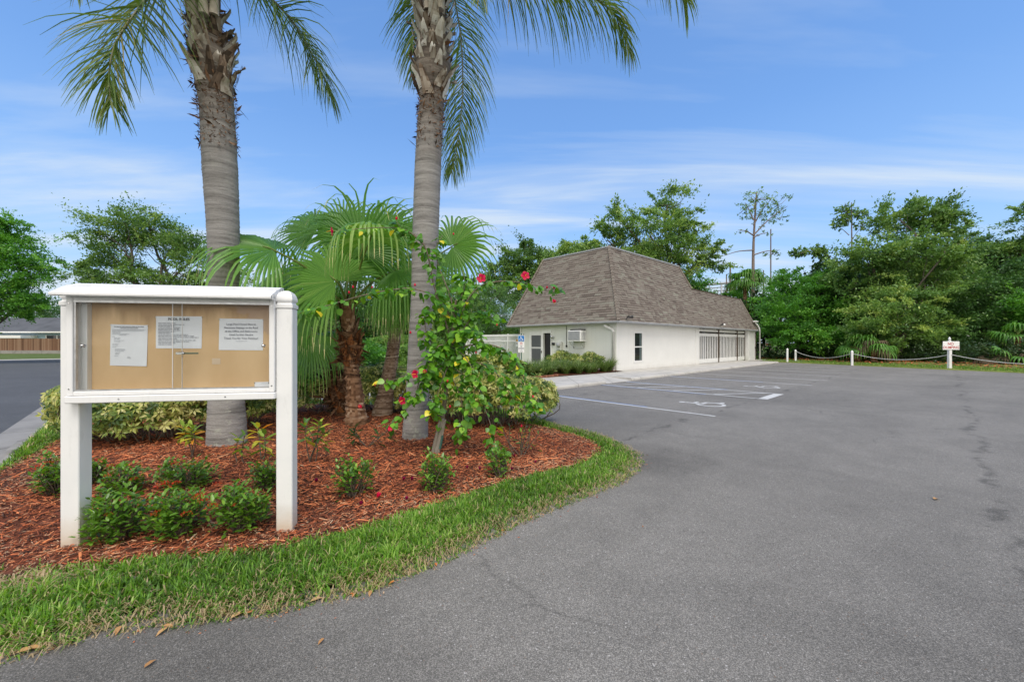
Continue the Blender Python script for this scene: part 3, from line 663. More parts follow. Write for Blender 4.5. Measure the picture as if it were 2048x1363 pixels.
f.box((xl+.042,.085,zb+.03),(xr-.04,.099,zt-.035))
f.build('cabinet_frame',MAT['vinyl_clean'],nb,True)
f=MB(); f.box((xl-.004,-.066,1.098),(xr+.006,.06,1.152),bev=.006); f.build('bottom_rail',MAT['vinyl_clean'],nb,True)
f=MB()   # track channels
f.box((xl+.042,-.04,zb+.03),(xr-.04,-.012,zb+.042)); f.box((xl+.042,-.046,zt-.052),(xr-.04,-.012,zt-.0352)); 
f.box((xl+.0422,-.042,zb+.042),(xl+.056,-.02,zt-.052))
f.build('track',MAT['alu'],nb,True)
f=MB(); f.box((xl+.085,.06,zb+.031),(xr-.0405,.084,zt-.036)); f.build('pinboard',MAT['board'],nb,True)
f=MB(); f.box((xl+.043,.02,zb+.031),(xl+.084,.083,zt-.036)); f.build('side_panel',MAT['vinyl_clean'],nb,True)
# hood: sloping lid with a lipped front edge
f=MB(); x0,x1=.035,1.506
pr=[(-.125,1.918),(-.125,1.893),(-.105,1.893),(-.105,1.903),(.10,1.945),(.14,1.985),(.14,2.012),(.10,2.012),(-.02,1.972)]
n=len(pr); v=[(x0,*p) for p in pr]+[(x1,*p) for p in pr]
f.add(v,[(i,(i+1)%n,n+(i+1)%n,n+i) for i in range(n)]); f.add(v,[list(range(n))]); f.add(v,[list(range(2*n-1,n-1,-1))])
f.box((x0-.004,-.132,1.898),(x1+.002,-.1255,1.916),bev=.002)
for b,z in((-.06,1.951),(.0,1.982)): f.box((x0+.002,b,z),(x1-.002,b+.006,z+.004))
f.build('hood',MAT['vinyl_clean'],nb,True)
for a,b,z,h in((x1+.001,-.118,1.885,.05),(x1+.001,.05,1.94,.05)):
    f=MB(); f.box((a,b,z),(a+.014,b+.05,z+h),bev=.004); f.tube([(a+.014,b+.025,z+h*.5),(a+.019,b+.025,z+h*.5)],.006,8); f.build('hood_bracket',MAT['alu'],nb,True)
for a,z in((xl+.02,zb+.05),(xl+.02,zt-.06),(xr-.02,zb+.05),(xr-.02,zt-.06),(xl+.35,1.126),(xr-.35,1.126)):
    f=MB(); bb=-.0525 if z!=1.126 else -.0665; f.tube([(a,bb+.001,z),(a,bb-.002,z)],.0055,8); f.build('screw',MAT['chrome'],nb,True)
zg0,zg1=zb+.04,zt-.05; am=bpt(356,690,-.02)[0]; a0=xl+.05; a1=xr-.045
for s0,s1,b in((a0,am+.03,-.022),(am-.03,a1,-.036)):
    f=MB(); f.box((s0,b,zg0),(s1,b+.005,zg1)); gp=f.build('glass_panel',MAT['glass'],nb,True)
    k=MB(); e=s1-.001 if s0==a0 else s0+.001
    k.box((e-.0015,b-.0008,zg0),(e+.0015,b+.0058,zg1)); k.build('glass_edge',MAT['vinyl_clean'],gp,True)
for px in(165,528):
    a,z=bpt(px,691,-.04); k=MB(); bb=-.023 if px<300 else -.037
    pf=[(.011,0),(.011,.003),(.005,.006),(.005,.014),(.011,.018),(.012,.024),(.008,.029),(0,.03)]
    th=np.linspace(0,2*np.pi,14,endpoint=False); V=[(a+r*math.cos(t),bb-h,z+r*math.sin(t)) for r,h in pf for t in th]
    k.add(V,[(i*14+j,i*14+(j+1)%14,(i+1)*14+(j+1)%14,(i+1)*14+j) for i in range(7) for j in range(14)],.5,True); k.build('knob',MAT['chrome'],nb,True)
a,z=bpt(354,706,-.04); k=MB(); k.box((a-.004,-.052,z-.010),(a+.05,-.040,z+.010),bev=.002); k.tube([(a+.045,-.056,z),(a+.062,-.056,z)],.010,12); k.build('lock',MAT['chrome'],nb,True)
k=MB(); k.box((a+.062,-.058,z-.006),(a+.157,-.054,z+.004),bev=.001); k.build('lock_bar',MAT['greenpost'],nb,True)
def paper(name,label,cat,c,curl=.004,grp=None):
    """c: pixel corners tl,tr,br,bl of the sheet on the pinboard"""
    q=[bpt(px,py,.058) for px,py in c]; m=MB(); nx=ny=8; V=[]
    for j in range(ny+1):
        for i in range(nx+1):
            u,v=i/nx,j/ny
            a=(1-v)*((1-u)*q[0][0]+u*q[1][0])+v*((1-u)*q[3][0]+u*q[2][0]); z=(1-v)*((1-u)*q[0][1]+u*q[1][1])+v*((1-u)*q[3][1]+u*q[2][1])
            V.append((a,.0575-curl*(.2+math.sin(u*5+v*3)**2*.6+(.8*u*v if curl>.003 else 0))*(1-.6*math.cos(0)),z))
    F=[(j*(nx+1)+i,j*(nx+1)+i+1,(j+1)*(nx+1)+i+1,(j+1)*(nx+1)+i) for j in range(ny) for i in range(nx)]
    cen=V3(sum(p[0] for p in q)/4,.0575,q[2][1]*.5+q[3][1]*.5)
    t=thing(name,label,cat,BO+BX*cen[0]+BY*cen[1]+V3(0,0,cen[2]),BA,grp)
    m.add(np.array(V)-cen,F,.5,True); m.add(np.array(V)-cen+V3(0,.001,0),[f[::-1] for f in F],.5,True)
    m.build('sheet',MAT['paper'],t,True)
    for a,z in q[:2]:
        pins=MB(); pins.box((a-.004-cen[0],-.006,z-.012-cen[2]),(a+.004-cen[0],-.002,z-.004-cen[2]),bev=.0015)
        pins.build('pin',MAT['chrome'],t,True)
    return t,q,cen
def ln(t,q,cen,s,size,yf,mat,xf=.5,align='CENTER',width=1.0,bold=0.0):
    a=q[0][0]+(q[1][0]-q[0][0])*xf; z=q[0][1]+(q[3][1]-q[0][1])*yf+(q[1][1]-q[0][1])*xf
    return text(s,size,mat,t,(a-cen[0],-.0062,z-cen[2]),(R_(90),0,0),align=align,width=width,bold=bold)
t,q,cen=paper('paper_notice','blank looking portrait notice with faint small print, leftmost sheet on the pinboard','notice',[(222,648),(296,650),(294,732),(220,730.5)],.006)
def greek(t,q,cen,rows,mat,h,name='small_print',seed=1):
    """print too small to read: rows of word-length strokes"""
    rg=random.Random(seed); m=MB(); w=q[1][0]-q[0][0]; hh=q[3][1]-q[0][1]
    for yf,x0,x1 in rows:
        x=x0
        while x<x1-.01:
            l=min(rg.uniform(.03,.10),x1-x); a=q[0][0]+w*x-cen[0]; z=q[0][1]+hh*yf-cen[2]
            m.box((a,-.0066,z-h/2),(a+w*l,-.0058,z+h/2)); x+=l+.014
    return m.build(name,mat,t,True)
greek(t,q,cen,[(.06,.10,.9),(.095,.27,.75)],MAT['ink'],.004,seed=3)
greek(t,q,cen,[(.13,.05,.95),(.155,.05,.9),(.18,.05,.3),(.205,.05,.26),(.235,.05,.5),(.26,.25,.42),(.30,.05,.12),(.335,.10,.28),(.36,.10,.24),(.395,.10,.4),(.42,.10,.26),(.475,.05,.22),(.51,.05,.2),(.55,.05,.15),(.60,.12,.38),(.625,.12,.4),(.65,.12,.36),(.69,.12,.26),(.72,.12,.24),(.765,.1,.22),(.79,.45,.55),(.82,.45,.55)],MAT['inkpale'],.0026,seed=4)
t,q,cen=paper('paper_notice','pool rules sheet with list of black lines, middle paper on the pinboard','notice',[(312.3,632),(404.3,632.4),(403.3,696.5),(311.8,696.2)],.003)
ln(t,q,cen,'POOL RULES',.027,.095,MAT['inkblack'],bold=.0002)
greek(t,q,cen,[(.215+.0445*i,.055,x) for i,x in enumerate([.44,.62,.42,.52,.50,.54,.42,.32,.70,.83,.93,.46,.86,.72,.42,.34])],MAT['ink'],.0032,seed=5)
t,q,cen=paper('paper_notice','large pool closed notice, right-hand sheet on the pinboard with five lettered lines','notice',[(439,636.5),(526.6,638),(526,700.3),(437.5,699.5)],.003)
for i,s in enumerate(['Large Pool Closed Due to','Hurricane Damage to the Roof','of the Office and Bathrooms','Until Further Notice','Thank You for Your Patience!']):
    ln(t,q,cen,s,.0215,.175+.112*i,MAT['ink'],.5,width=[.96,.93,.97,.98,.97][i])
greek(t,q,cen,[(.72,.38,.64)],MAT['inkpale'],.003,seed=8)
t,q,cen=paper('blank_card','small blank white card tucked in the lower right corner of the pinboard','card',[(509.5,763.5),(538,763),(538.5,776.5),(509,777.3)],.002)
greek(t,q,cen,[(.2,.5,.95)],MAT['inkpale'],.002,seed=9)
m=MB(); qq=[bpt(px,py,.059) for px,py in((424,716),(441,716),(441,728),(424,728))]
m.add([(*((BO+BX*a+BY*.0585)[:2]),z) for a,z in qq],[(0,1,2,3)]); tag(m.build('tape_patch',MAT['tape']),'faded square tape patch below the pool closed notice','tape')
COLS=bpy.data.materials['paper']

# ------------------------------------------------------------------ office building
ob=thing('office_building','white stucco pool office with steep brown shingled mansard roof','building',C0,ANG)
WT=2.72                                             # wall top, local x=t, y=s
LEN=10.04; SW=7.07
def wallbox(lo,hi,mat,name='wall',bev=0.0):
    m=MB(); m.box(lo,hi,bev=bev); return m.build(name,mat,ob,True)
# long front wall with window opening
m=MB(); wz0,wz1=.52,2.13; w0,w1=1.67,2.57
m.box((0,0,-.1),(w0,.2,WT)); m.box((w1,0,-.1),(LEN,.2,WT)); m.box((w0,0,-.1),(w1,.2,wz0)); m.box((w0,0,wz1),(w1,.2,WT))
m.box((LEN-.55,-.015,-.1),(LEN+.012,.0,WT-.02)); m.box((LEN,0,-.1),(LEN+.012,.2,WT)); m.box((LEN-.2,.2,-.1),(LEN,7.0,WT))
m.build('front_wall',MAT['stucco'],ob,True)
m=MB(); d0,d1=4.44,5.03
m.box((.0,.2,-.1),(.2,d0,WT)); m.box((0,d1,-.1),(.2,SW,WT)); m.box((0,d0,2.12),(.2,d1,WT)); m.box((0.2,SW-.2,-.1),(LEN-.2,SW,WT))
m.box((-.02,3.02,.0),(0,3.07,WT-.25)); m.box((-.015,.02,-.1),(0,.12,WT-.05))
m.build('side_wall',MAT['stucco_green'],ob,True)
m=MB(); m.box((.2,.2,2.55),(LEN-.2,SW-.2,2.6)); m.box((1.5,.2,0),(1.55,SW-.2,2.55)); m.build('interior',MAT['dark'],ob,True)
# window
m=MB(); fw=.06
m.box((w0-.04,-.02,wz0-.04),(w0+fw,.03,wz1+.04)); m.box((w1-fw,-.02,wz0-.04),(w1+.04,.03,wz1+.04)); m.box((w0+fw,-.02,wz0-.04),(w1-fw,.03,wz0+fw)); m.box((w0+fw,-.02,wz1-fw),(w1-fw,.03,wz1+.04))
zm=(wz0+wz1)/2; m.box((w0+fw,-.012,zm-.03),(w1-fw,.03,zm+.03))
wf=m.build('window',MAT['trimwhite'],ob,True)
for za,zc,xo in((wz0+fw,zm-.03,0),(zm+.03,wz1-fw,0)):
    m=MB(); m.box((w0+fw,.012,za),(w1-fw,.02,zc)); m.build('pane',MAT['winglass'],wf,True)
    m=MB(); m.box((w1-fw-.24,.008,za),(w1-fw-.02,.0118,zc)); m.build('curtain',MAT['paleglass'],wf,True)
# storm door standing shut on the second leaf, dark open doorway beside it
m=MB(); m.box((-.05,d1,.12),(-.0,d1+.085,2.26)); m.box((-.05,6.12,.12),(-.0,6.19,2.2)); m.box((-.05,d1+.085,2.1),(-.0,6.12,2.2)); m.box((-.05,d0-.06,2.12),(0,d1,2.26)); m.box((-.05,d0-.06,.1),(0,d0,2.12))
m.build('door_frame',MAT['trimwhite'],ob,True)
m=MB(); s0,s1=d1+.09,6.115; b=.09
m.box((-.045,s0,.14),(-.01,s0+b,2.095)); m.box((-.045,s1-b,.14),(-.01,s1,2.095)); m.box((-.045,s0+b,.14),(-.01,s1-b,.36)); m.box((-.045,s0+b,2.0),(-.01,s1-b,2.095)); m.box((-.045,s0+b,1.22),(-.01,s1-b,1.28))
sdr=m.build('storm_door',MAT['trimwhite'],ob,True)
m=MB(); m.box((-.03,s0+b,1.28),(-.02,s1-b,2.0)); m.box((-.03,s0+b,.36),(-.02,s1-b,1.22)); m.build('screen',MAT['screen'],sdr,True)
m=MB()
for yy in np.linspace(s0+b+.12,s1-b-.12,4): m.box((-.0195,yy-.012,1.32),(-.0155,yy+.012,1.95))
m.box((-.0195,s0+b+.1,1.6),(-.0156,s1-b-.1,1.63)); 
m.box((-.035,s0+b+.03,.42),(-.031,s0+b+.045,1.18)); m.box((-.035,s1-b-.045,.42),(-.031,s1-b-.03,1.18)); m.box((-.035,s0+b+.045,1.165),(-.031,s1-b-.045,1.18)); m.box((-.035,s0+b+.045,.42),(-.031,s1-b-.045,.435)); m.build('glazing_bars',MAT['acgrey'],sdr,True)
m=MB(); m.box((-.075,s0+.02,.93),(-.046,s0+.06,1.08),bev=.006); m.build('handle',MAT['black'],sdr,True)
m=MB(); m.box((.10,d0,.1),(.14,d1,2.12)); m.build('door',MAT['doorblack'],ob,True)
# window air conditioner with brackets
a0,a1=1.92,2.82; zz0,zz1=1.62,2.22
m=MB(); m.box((-.46,a0,zz0),(.02,a1,zz1),bev=.015); ac=m.build('air_conditioner',MAT['trimwhite'],ob,True)
m=MB(); m.box((-.468,a0+.06,zz0+.07),(-.461,a1-.05,zz1-.05)); 
for k in range(14): 
    z=zz0+.085+k*.034; m.box((-.474,a0+.07,z),(-.4685,a1-.06,z+.012))
m.build('grille',MAT['acgrey'],ac,True)
m=MB()
for k in range(9): m.box((-.40,a0-.006,zz0+.1+k*.045),(-.06,a0-.0005,zz0+.12+k*.045))
m.build('side_louvre',MAT['acgrey'],ac,True)
m=MB()
for y in(a0+.1,a1-.1): m.tube([(-.42,y,zz0-.01),(-.02,y,1.25)],.012,6); m.tube([(-.02,y,zz0-.01),(-.02,y,1.25)],.012,6)
m.tube([(-.02,a0+.1,1.25),(-.02,a1-.1,1.25)],.012,6); m.build('bracket',MAT['trimwhite'],ac,True)
m=MB(); m.box((-.24,a0-.0,2.235),(-.01,a1,2.29)); m.build('awning_strip',MAT['dark'],ob,True)
# electric meter, conduits, lamp, mailbox
m=MB(); m.box((-.14,3.55,1.12),(0,3.92,1.62),bev=.02); em=m.build('electric_meter',MAT['metergrey'],ob,True)
m=MB(); th=np.linspace(0,2*np.pi,20,endpoint=False); pf=[(.13,.14),(.13,.2),(.10,.235),(0,.24)]
m.add([(-h,3.74+r*math.cos(t),1.42+r*math.sin(t)) for r,h in pf for t in th],[(i*20+j,i*20+(j+1)%20,(i+1)*20+(j+1)%20,(i+1)*20+j) for i in range(3) for j in range(20)],.5,True); m.build('dial',MAT['acgrey'],em,True)
m=MB(); m.tube([(-.05,3.8,1.15),(-.05,3.8,0)],.028,8); m.tube([(-.05,3.62,1.15),(-.05,3.45,.98),(-.05,3.45,0)],.02,8); m.box((-.07,3.55,.62),(-.03,3.82,.66)); m.build('conduit',MAT['metergrey'],ob,True)
m=MB(); m.tube([(-.03,3.25,1.35),(-.03,3.25,2.5)],.014,6); m.box((-.06,3.21,1.3),(0,3.29,1.42)); m.build('cable',MAT['black'],ob,True)
m=MB(); m.tube([(0,4.26,1.78),(-.1,4.26,1.82),(-.14,4.26,1.9)],.018,6); wl=m.build('wall_lamp',MAT['black'],ob,True)
m=MB(); m.lathe((-.14,4.26,1.80),[(.02,0),(.07,.03),(.085,.1),(.05,.16),(0,.18)],12); m.build('lamp_shade',MAT['chrome'],wl,True)
m=MB(); m.box((-.1,4.13,1.42),(0,4.33,1.56),bev=.02); m.build('mailbox',MAT['black'],ob,True)
# house number, upright column of black numerals
for k,ch in enumerate('5055'):
    text(ch,.24,MAT['inkblack'],ob,(-.012,6.72,2.02-.235*k),(R_(90),0,R_(-90)),'house_number')
# downspouts
def spout(pts,w=.045,name='downspout'):
    m=MB(); m.tube(pts,w,4,smooth=False); return m.build(name,MAT['trimwhite'],ob,True)
m=MB(); m.tube(smooth_path([(-.25,.55,2.60),(-.25,.55,2.45),(-.18,.45,2.36),(-.06,.22,2.22),(-.055,.15,2.08)],14),.07,10); m.tube([(-.07,.15,2.09),(-.07,.15,.2)],.07,10); m.tube(smooth_path([(-.055,.15,.22),(-.07,.13,.1),(-.2,.02,.04)],6),.055,10); m.build('downspout',MAT['trimwhite'],ob,True)
spout([(-.05,6.95,2.6),(-.05,6.95,0)])
m=MB(); m.tube(smooth_path([(20.95,-.2,3.35),(21.3,-.42,2.9),(21.5,-.46,2.5)],8),.06,8); m.tube([(21.5,-.46,2.5),(21.5,-.46,0.05)],.06,8); m.build('downspout',MAT['trimwhite'],ob,True)
m=MB(); m.box((20.75,-.4,3.3),(21.35,-.12,3.42),bev=.03); m.build('spout_head',MAT['trimwhite'],ob,True)
# covered breezeway: brown posts, slatted screens
WEND=19.3
for x in(13.63,17.5,19.36):
    m=MB(); m.box((x-.08,.02,0),(x+.08,.18,2.66)); m.build('post',MAT['brownpost'],ob,True)
for x0,x1 in((LEN+.02,13.55),(13.71,17.42),(17.58,19.26)):
    m=MB(); m.box((x0,.05,2.0),(x1,.13,2.2)); m.box((x0,.05,.12),(x1,.13,.42)); k=int((x1-x0)/.285)
    for xx in np.linspace(x0+.05,x1-.05,k): m.box((xx-.065,.08,.42),(xx+.065,.095,2.0))
    m.build('slatted_screen',MAT['trimwhite'],ob,True)
    m=MB(); m.box((x0,.06,2.33),(x1,.12,2.48)); m.build('rail',MAT['trimwhite'],ob,True)
for x in(11.7,15.5):
    m=MB(); m.box((x-.06,.3,0),(x+.06,.42,2.7)); m.build('inner_post',MAT['steel'],ob,True)
m=MB(); m.box((LEN+.02,3.4,0),(WEND,3.5,2.75)); m.build('breezeway_wall',MAT['brownpost'],ob,True)  # dark brown wall colour stands in for the breezeway's inner shade
m=MB(); m.box((LEN,.2,-.02),(21.3,6.8,.10)); m.build('breezeway_floor',MAT['concrete'],ob,True)
m=MB(); m.box((19.32,-.22,0),(19.56,.25,2.60)); m.box((19.56,-.20,2.44),(21.24,-.1,2.60)); m.build('corner_post',MAT['trimwhite'],ob,True)
m=MB()
for k in range(26): 
    z=.1+k*.09; m.add([(19.56,-.20,z),(21.24,-.20,z),(21.24,-.14,z+.086),(19.56,-.14,z+.086),(19.56,-.14,z),(21.24,-.14,z)],[(0,1,2,3),(4,5,1,0)])
ldr=m.build('louvred_door',MAT['trimwhite'],ob,True)
m=MB(); m.box((21.08,-.25,1.05),(21.18,-.205,1.2)); m.build('handle',MAT['black'],ldr,True)
m=MB(); m.box((21.25,-.21,0),(21.37,-.05,2.60)); m.build('post',MAT['brownpost'],ob,True)
m=MB(); m.box((19.58,-.1,0),(21.24,6.9,2.58)); m.build('end_wall',MAT['stucco_green'],ob,True)
m=MB(); m.box((LEN,6.85,0),(19.6,7.0,2.7)); m.build('back_wall',MAT['stucco_green'],ob,True)
# roof -------------------------------------------------------------
E0=-.30; ZE=2.62; SL=4.26/1.66
TX1=21.3; SY1=7.93; ZT=6.88; ZL=5.29
def q_of(z): return (z-ZE)/SL
qt,ql=q_of(ZT),q_of(ZL)
XU=10.19-.3+qt+0.0                                 # far eave line of the tall part, as if it ran down
XU=10.19+E0+qt+(-0.0)
rf=MB()
def rp(x,y,z): return (x,y,z)
xt0,xt1=E0+qt,10.19+E0; xl1=TX1-ql
yt1=SY1-qt
xj=10.19+E0+(qt-ql)                                # foot of the tall part's far slope on the lower roof
v=[rp(E0,E0,ZE),rp(TX1,E0,ZE),rp(TX1,SY1,ZE),rp(E0,SY1,ZE),rp(xt0,xt0,ZT),rp(xt1,xt0,ZT),rp(xt1,yt1,ZT),rp(xt0,yt1,ZT),
   rp(xj,E0+ql,ZL),rp(xl1,E0+ql,ZL),rp(xl1,SY1-ql,ZL),rp(xj,SY1-ql,ZL)]
rf.add(v,[(3,0,4,7),(4,5,6,7),(5,8,11,6),(8,9,10,11),(1,2,10,9)]); rf.add(v,[(0,1,9,8,5,4),(3,7,6,11,10,2)])
roof=rf.build('roof',MAT['shingle'],ob,True)
def shingles(org,du,dv,nrmv,width_fn,length,seed):
    """courses of laminated tabs laid over one slope: du along the eave, dv up the slope"""
    rg=random.Random(seed); m=MB(); row=.142; V=[];F=[];Tn=[];k=0; n=int(length/row)
    org=np.array(org);du=np.array(du);dv=np.array(dv);nv=np.array(nrmv)
    def quad(u0,u1,v0,v1,h0,h1,t):
        nonlocal k
        P=[org+du*u0+dv*v0+nv*h0,org+du*u1+dv*v0+nv*h0,org+du*u1+dv*v1+nv*h1,org+du*u0+dv*v1+nv*h1,org+du*u0+dv*v0,org+du*u1+dv*v0]
        V.extend(P); F.extend([(k,k+1,k+2,k+3),(k+4,k+5,k+1,k)]); Tn.extend([t,t*.7]); k+=6
    for i in range(n):
        v0=i*row; v1=v0+row*1.04; a,b=width_fn(v0+row*.5); u=a-rg.random()*.3; band=rg.random()
        while u<b:
            l=rg.choice([.18,.24,.3,.38,.46,.6]); u0,u1=max(u,a),min(u+l,b)
            if u1-u0>.02:
                thick=rg.random()<.55
                t=min(1,max(0,(.28 if rg.random()<.3 else .55)+rg.gauss(.0,.10)+.10*(band-.5)+(.14 if not thick else 0)))
                quad(u0,u1,v0,v1,.028 if thick else .012,.004,t)
            u+=l
    m.add(V,F,Tn); return m
SLEN=math.hypot(1.66,4.26); sn,cs=1.66/SLEN,4.26/SLEN
def w_front(v):
    z=ZE+v*cs; q=q_of(z); return E0+q,((xt1+(qt-q)) if z>ZL else TX1-q)
m=shingles((0,E0,ZE),(1,0,0),(0,sn,cs),(0,-cs,sn),w_front,SLEN,1); m.build('front_shingles',MAT['shingle'],ob,True)
m=shingles((E0,0,ZE),(0,1,0),(sn,0,cs),(-cs,0,sn),lambda v:(E0+q_of(ZE+v*cs),SY1-q_of(ZE+v*cs)),SLEN,2); m.build('side_shingles',MAT['shingle'],ob,True)
# hip caps and flat roof rims
def capline(a,b,name='ridge_cap',mat='shingle',w=.10,n=26):
    a=np.array(a,float);b=np.array(b,float); m=MB()
    for i in range(n):
        p=a+(b-a)*(i/n); q=a+(b-a)*((i+1.12)/n); m.tube([p,q],[w,w*.8],5,.3+.4*rng.random(),smooth=False)
    return m.build(name,MAT[mat],ob,True)
capline((E0,E0,ZE+.03),(xt0,xt0,ZT+.02)); capline((E0,SY1,ZE+.03),(xt0,yt1,ZT+.02)); 
capline((xt1,xt0,ZT),(xj,E0+ql,ZL+.05),n=9); capline((xl1,E0+ql,ZL),(TX1,E0,ZE+.03),n=16)
m=MB(); m.box((xt0-.04,xt0-.06,ZT-.03),(xt1+.03,xt0-.0,ZT+.05)); m.box((xt0-.06,xt0,ZT-.03),(xt0,yt1,ZT+.05)); m.build('roof_edge_flashing',MAT['gutter_metal'],ob,True)
m=MB(); m.box((xj,E0+ql-.04,ZL-.03),(xl1,E0+ql+.02,ZL+.045)); m.build('roof_edge_flashing',MAT['brownpost'],ob,True)
m=MB(); m.box((E0+.02,E0+.02,ZE-.05),(TX1-.02,SY1-.02,ZE-.012)); m.build('soffit',MAT['stucco_green'],ob,True)
def gutter(a,b,out):
    a=np.array(a,float);b=np.array(b,float);o=np.array(out,float); z=V3(0,0,1)
    pr=[(0,0.02),(.11,.02),(.12,.0),(.115,-.05),(.08,-.09),(0,-.10)]; m=MB()
    v=[a+o*p+z*h for p,h in pr]+[b+o*p+z*h for p,h in pr]; n=len(pr)
    m.add(v,[(i,(i+1)%n,n+(i+1)%n,n+i) for i in range(n)]); m.add(v,[list(range(n)),list(range(n,2*n))]); return m.build('gutter',MAT['gutter_metal'],ob,True)
gutter((E0-.1,E0,ZE),(TX1,E0,ZE),(0,-1,0)); gutter((E0,E0-.09,ZE),(E0,SY1,ZE),(-1,0,0))
# spot lamps on the eave
for x in(.45,13.0):
    m=MB(); z=ZE+.22; y=E0+.06; m.tube([(x,y+.03,z-.12),(x,y-.12,z)],.022,6); m.box((x-.07,y-.02,z-.14),(x+.07,y+.05,z-.1)); sp=m.build('spotlight',MAT['black'],ob,True)
    for dx in(-.12,.12):
        m=MB(); m.tube([(x,y-.12,z),(x+dx*.5,y-.16,z+.01),(x+dx*1.8,y-.3,z+.02)],[.03,.05,.07],8); m.build('lamp_head',MAT['black'] if x<1 or dx<0 else MAT['trimwhite'],sp,True)

# ------------------------------------------------------------------ fence, signs, posts beside the office
m0=C0+Vd*7.1
fr=thing('picket_gate','white picket fence and gate beside the office door','fence',m0+U*.6,ANG)
m=MB(); x=0.0
for y0,y1 in((.08,1.75),(1.83,6.5)):
    m.box((x,y0,1.62),(x+.05,y1,1.70)); m.box((x,y0,1.98),(x+.05,y1,2.12)); m.box((x,y0,.15),(x+.05,y1,.27))
m.build('rail',MAT['trimwhite'],fr,True)
m=MB()
for y in np.arange(.12,6.45,.115):
    if not 1.74<y<1.84: m.box((x+.008,y,.27),(x+.042,y+.05,1.62)); m.box((x+.008,y,1.70),(x+.042,y+.05,1.98))
m.build('pickets',MAT['trimwhite'],fr,True)
for y in(.0,1.75,6.5):
    m=MB(); m.box((x-.02,y,0),(x+.07,y+.08,2.16)); m.build('post',MAT['trimwhite'],fr,True)
P=C0+Vd*7.72+U*.5
ys=thing('warning_sign','small white sign with yellow heading hung on the white picket gate','sign',P,ANG)
m=MB(); m.box((-.02,-.22,1.3),(0,.24,1.78)); m.build('panel',MAT['signwhite'],ys,True)
m=MB(); m.box((-.024,-.20,1.64),(-.0205,.22,1.77)); m.build('heading',MAT['signyellow'],ys,True)
m=MB(); m.box((-.024,.1,1.44),(-.0205,.18,1.58)); m.tube([(-.022,.0,1.55),(-.022,-.12,1.56),(-.022,-.18,1.5)],.012,5); m.box((-.024,-.14,1.47),(-.0205,-.02,1.5)); m.box((-.024,-.1,1.36),(-.0205,.06,1.38)); m.build('pictogram',MAT['ink'],ys,True)
Y=18.6; P=W(1042.5,685,Y); P[2]=0.08
sg=thing('accessible_parking_sign','blue wheelchair parking sign over white panel on a dark green post','sign',P,R_(-4))
m=MB(); m.tube([(0,0.02,-.1),(0,.02,1.9)],.03,6); m.build('post',MAT['greenpost'],sg,True)
def zy(py): return CAM_H-(py-HOR)/FOC*Y-P[2]
m=MB(); m.box((-.15,-.012,zy(682.8)),(.15,0,zy(670))); m.box((-.142,-.010,zy(704.5)),(.142,0.001,zy(683.4))); m.build('panel',MAT['signwhite'],sg,True)
m=MB(); m.box((-.135,-.016,zy(682.2)),(.135,-.0125,zy(670.9))); m.build('blue_plate',MAT['signblue'],sg,True)
m=MB()
for k,p in enumerate(isa((0.0,0.0),.215)): m.add([(a*1.05,-.0175-.0002*k,zy(676.6)+b) for a,b in p],[list(range(len(p)))])
m.build('wheelchair_symbol',MAT['signwhite'],sg,True)
m=MB()
for f,w in((.08,.055),(.22,.06)): z=zy(683.4)+(zy(704.5)-zy(683.4))*f; m.box((-w,-.014,z-.012),(w,-.0105,z+.012))
m.build('red_lines',MAT['signred'],sg,True)
m=MB()
for f,w,h in((.38,.045,.01),(.5,.03,.01),(.58,.135,.008),(.64,.13,.008),(.75,.02,.01),(.9,.06,.01)): z=zy(683.4)+(zy(704.5)-zy(683.4))*f; m.box((-w,-.014,z-h),(w,-.0105,z+h))
m.build('small_print',MAT['ink'],sg,True)
# brick edging in front of the planting beds
m=MB(); t0=-8.4; k=0
while t0<-4.75:
    p=(t0,-.16); v=[B(t0+dx,-.16+dy,z) for z in(.05,.2) for dx,dy in((0.004,0),(.096,0),(.096,.11),(.004,.11))]
    m.add(v,[(0,3,2,1),(4,5,6,7),(0,1,5,4),(1,2,6,5),(2,3,7,6),(3,0,4,7)],rng.random()); t0+=.1
tag(m.build('brick_edging',MAT['brick']),'red brick edging along the pavement in front of the bed','edging')
m=MB(); flat(m,[B(-8.4,-.05)[:2],B(-.02,-.4)[:2],B(-.02,1.6)[:2],B(-8.4,1.6)[:2]],.14); struct(m,'bed_soil',MAT['mulch'])

# rope posts along the far edge
def rope_post(loc,h,label,w=.06):
    t=thing('rope_post',label,'post',loc,R_(-20),'white posts along the car park edge')
    m=MB(); m.box((-w,-w,-.05),(w,w,h-.16),bev=.01); m.build('shaft',MAT['vinyl_clean'],t,True)
    m=MB(); m.lathe((0,0,h-.16),[(w*.85,0),(w*.8,.02),(w*1.12,.03),(w*1.1,.06),(w*.75,.1),(w*.3,.15),(0,.16)],sq=True); m.build('cap',MAT['vinyl_clean'],t,True)
    return t
pA=G(1574.6,724.5); pB=G(1591,723.2); pC=G(1704,730.5); pD=G(1899,738.3)
rope_post(pA,1.12,'short white capped post nearest the office, left of a close pair')
rope_post(pB,1.0,'short white capped post, right one of the close pair by the trees')
rope_post(pC,1.03,'short white capped post between the close pair and the no dumping sign')
pE=pD+nrm(pD-pC)*5.6
nd=thing('no_dumping_sign','white post carrying a white no dumping board with red letters','sign',pD,R_(-3))
w=.074; m=MB(); m.box((-w,-w,-.05),(w,w,1.62),bev=.01); m.build('post',MAT['vinyl_clean'],nd,True)
m=MB(); m.lathe((0,0,1.62),[(w*.8,0),(w*1.05,.02),(w*1.05,.05),(w*.55,.07),(w*.5,.09),(w*.85,.12),(w*.8,.18),(w*.3,.25),(0,.27)],12); m.build('finial',MAT['vinyl_clean'],nd,True)
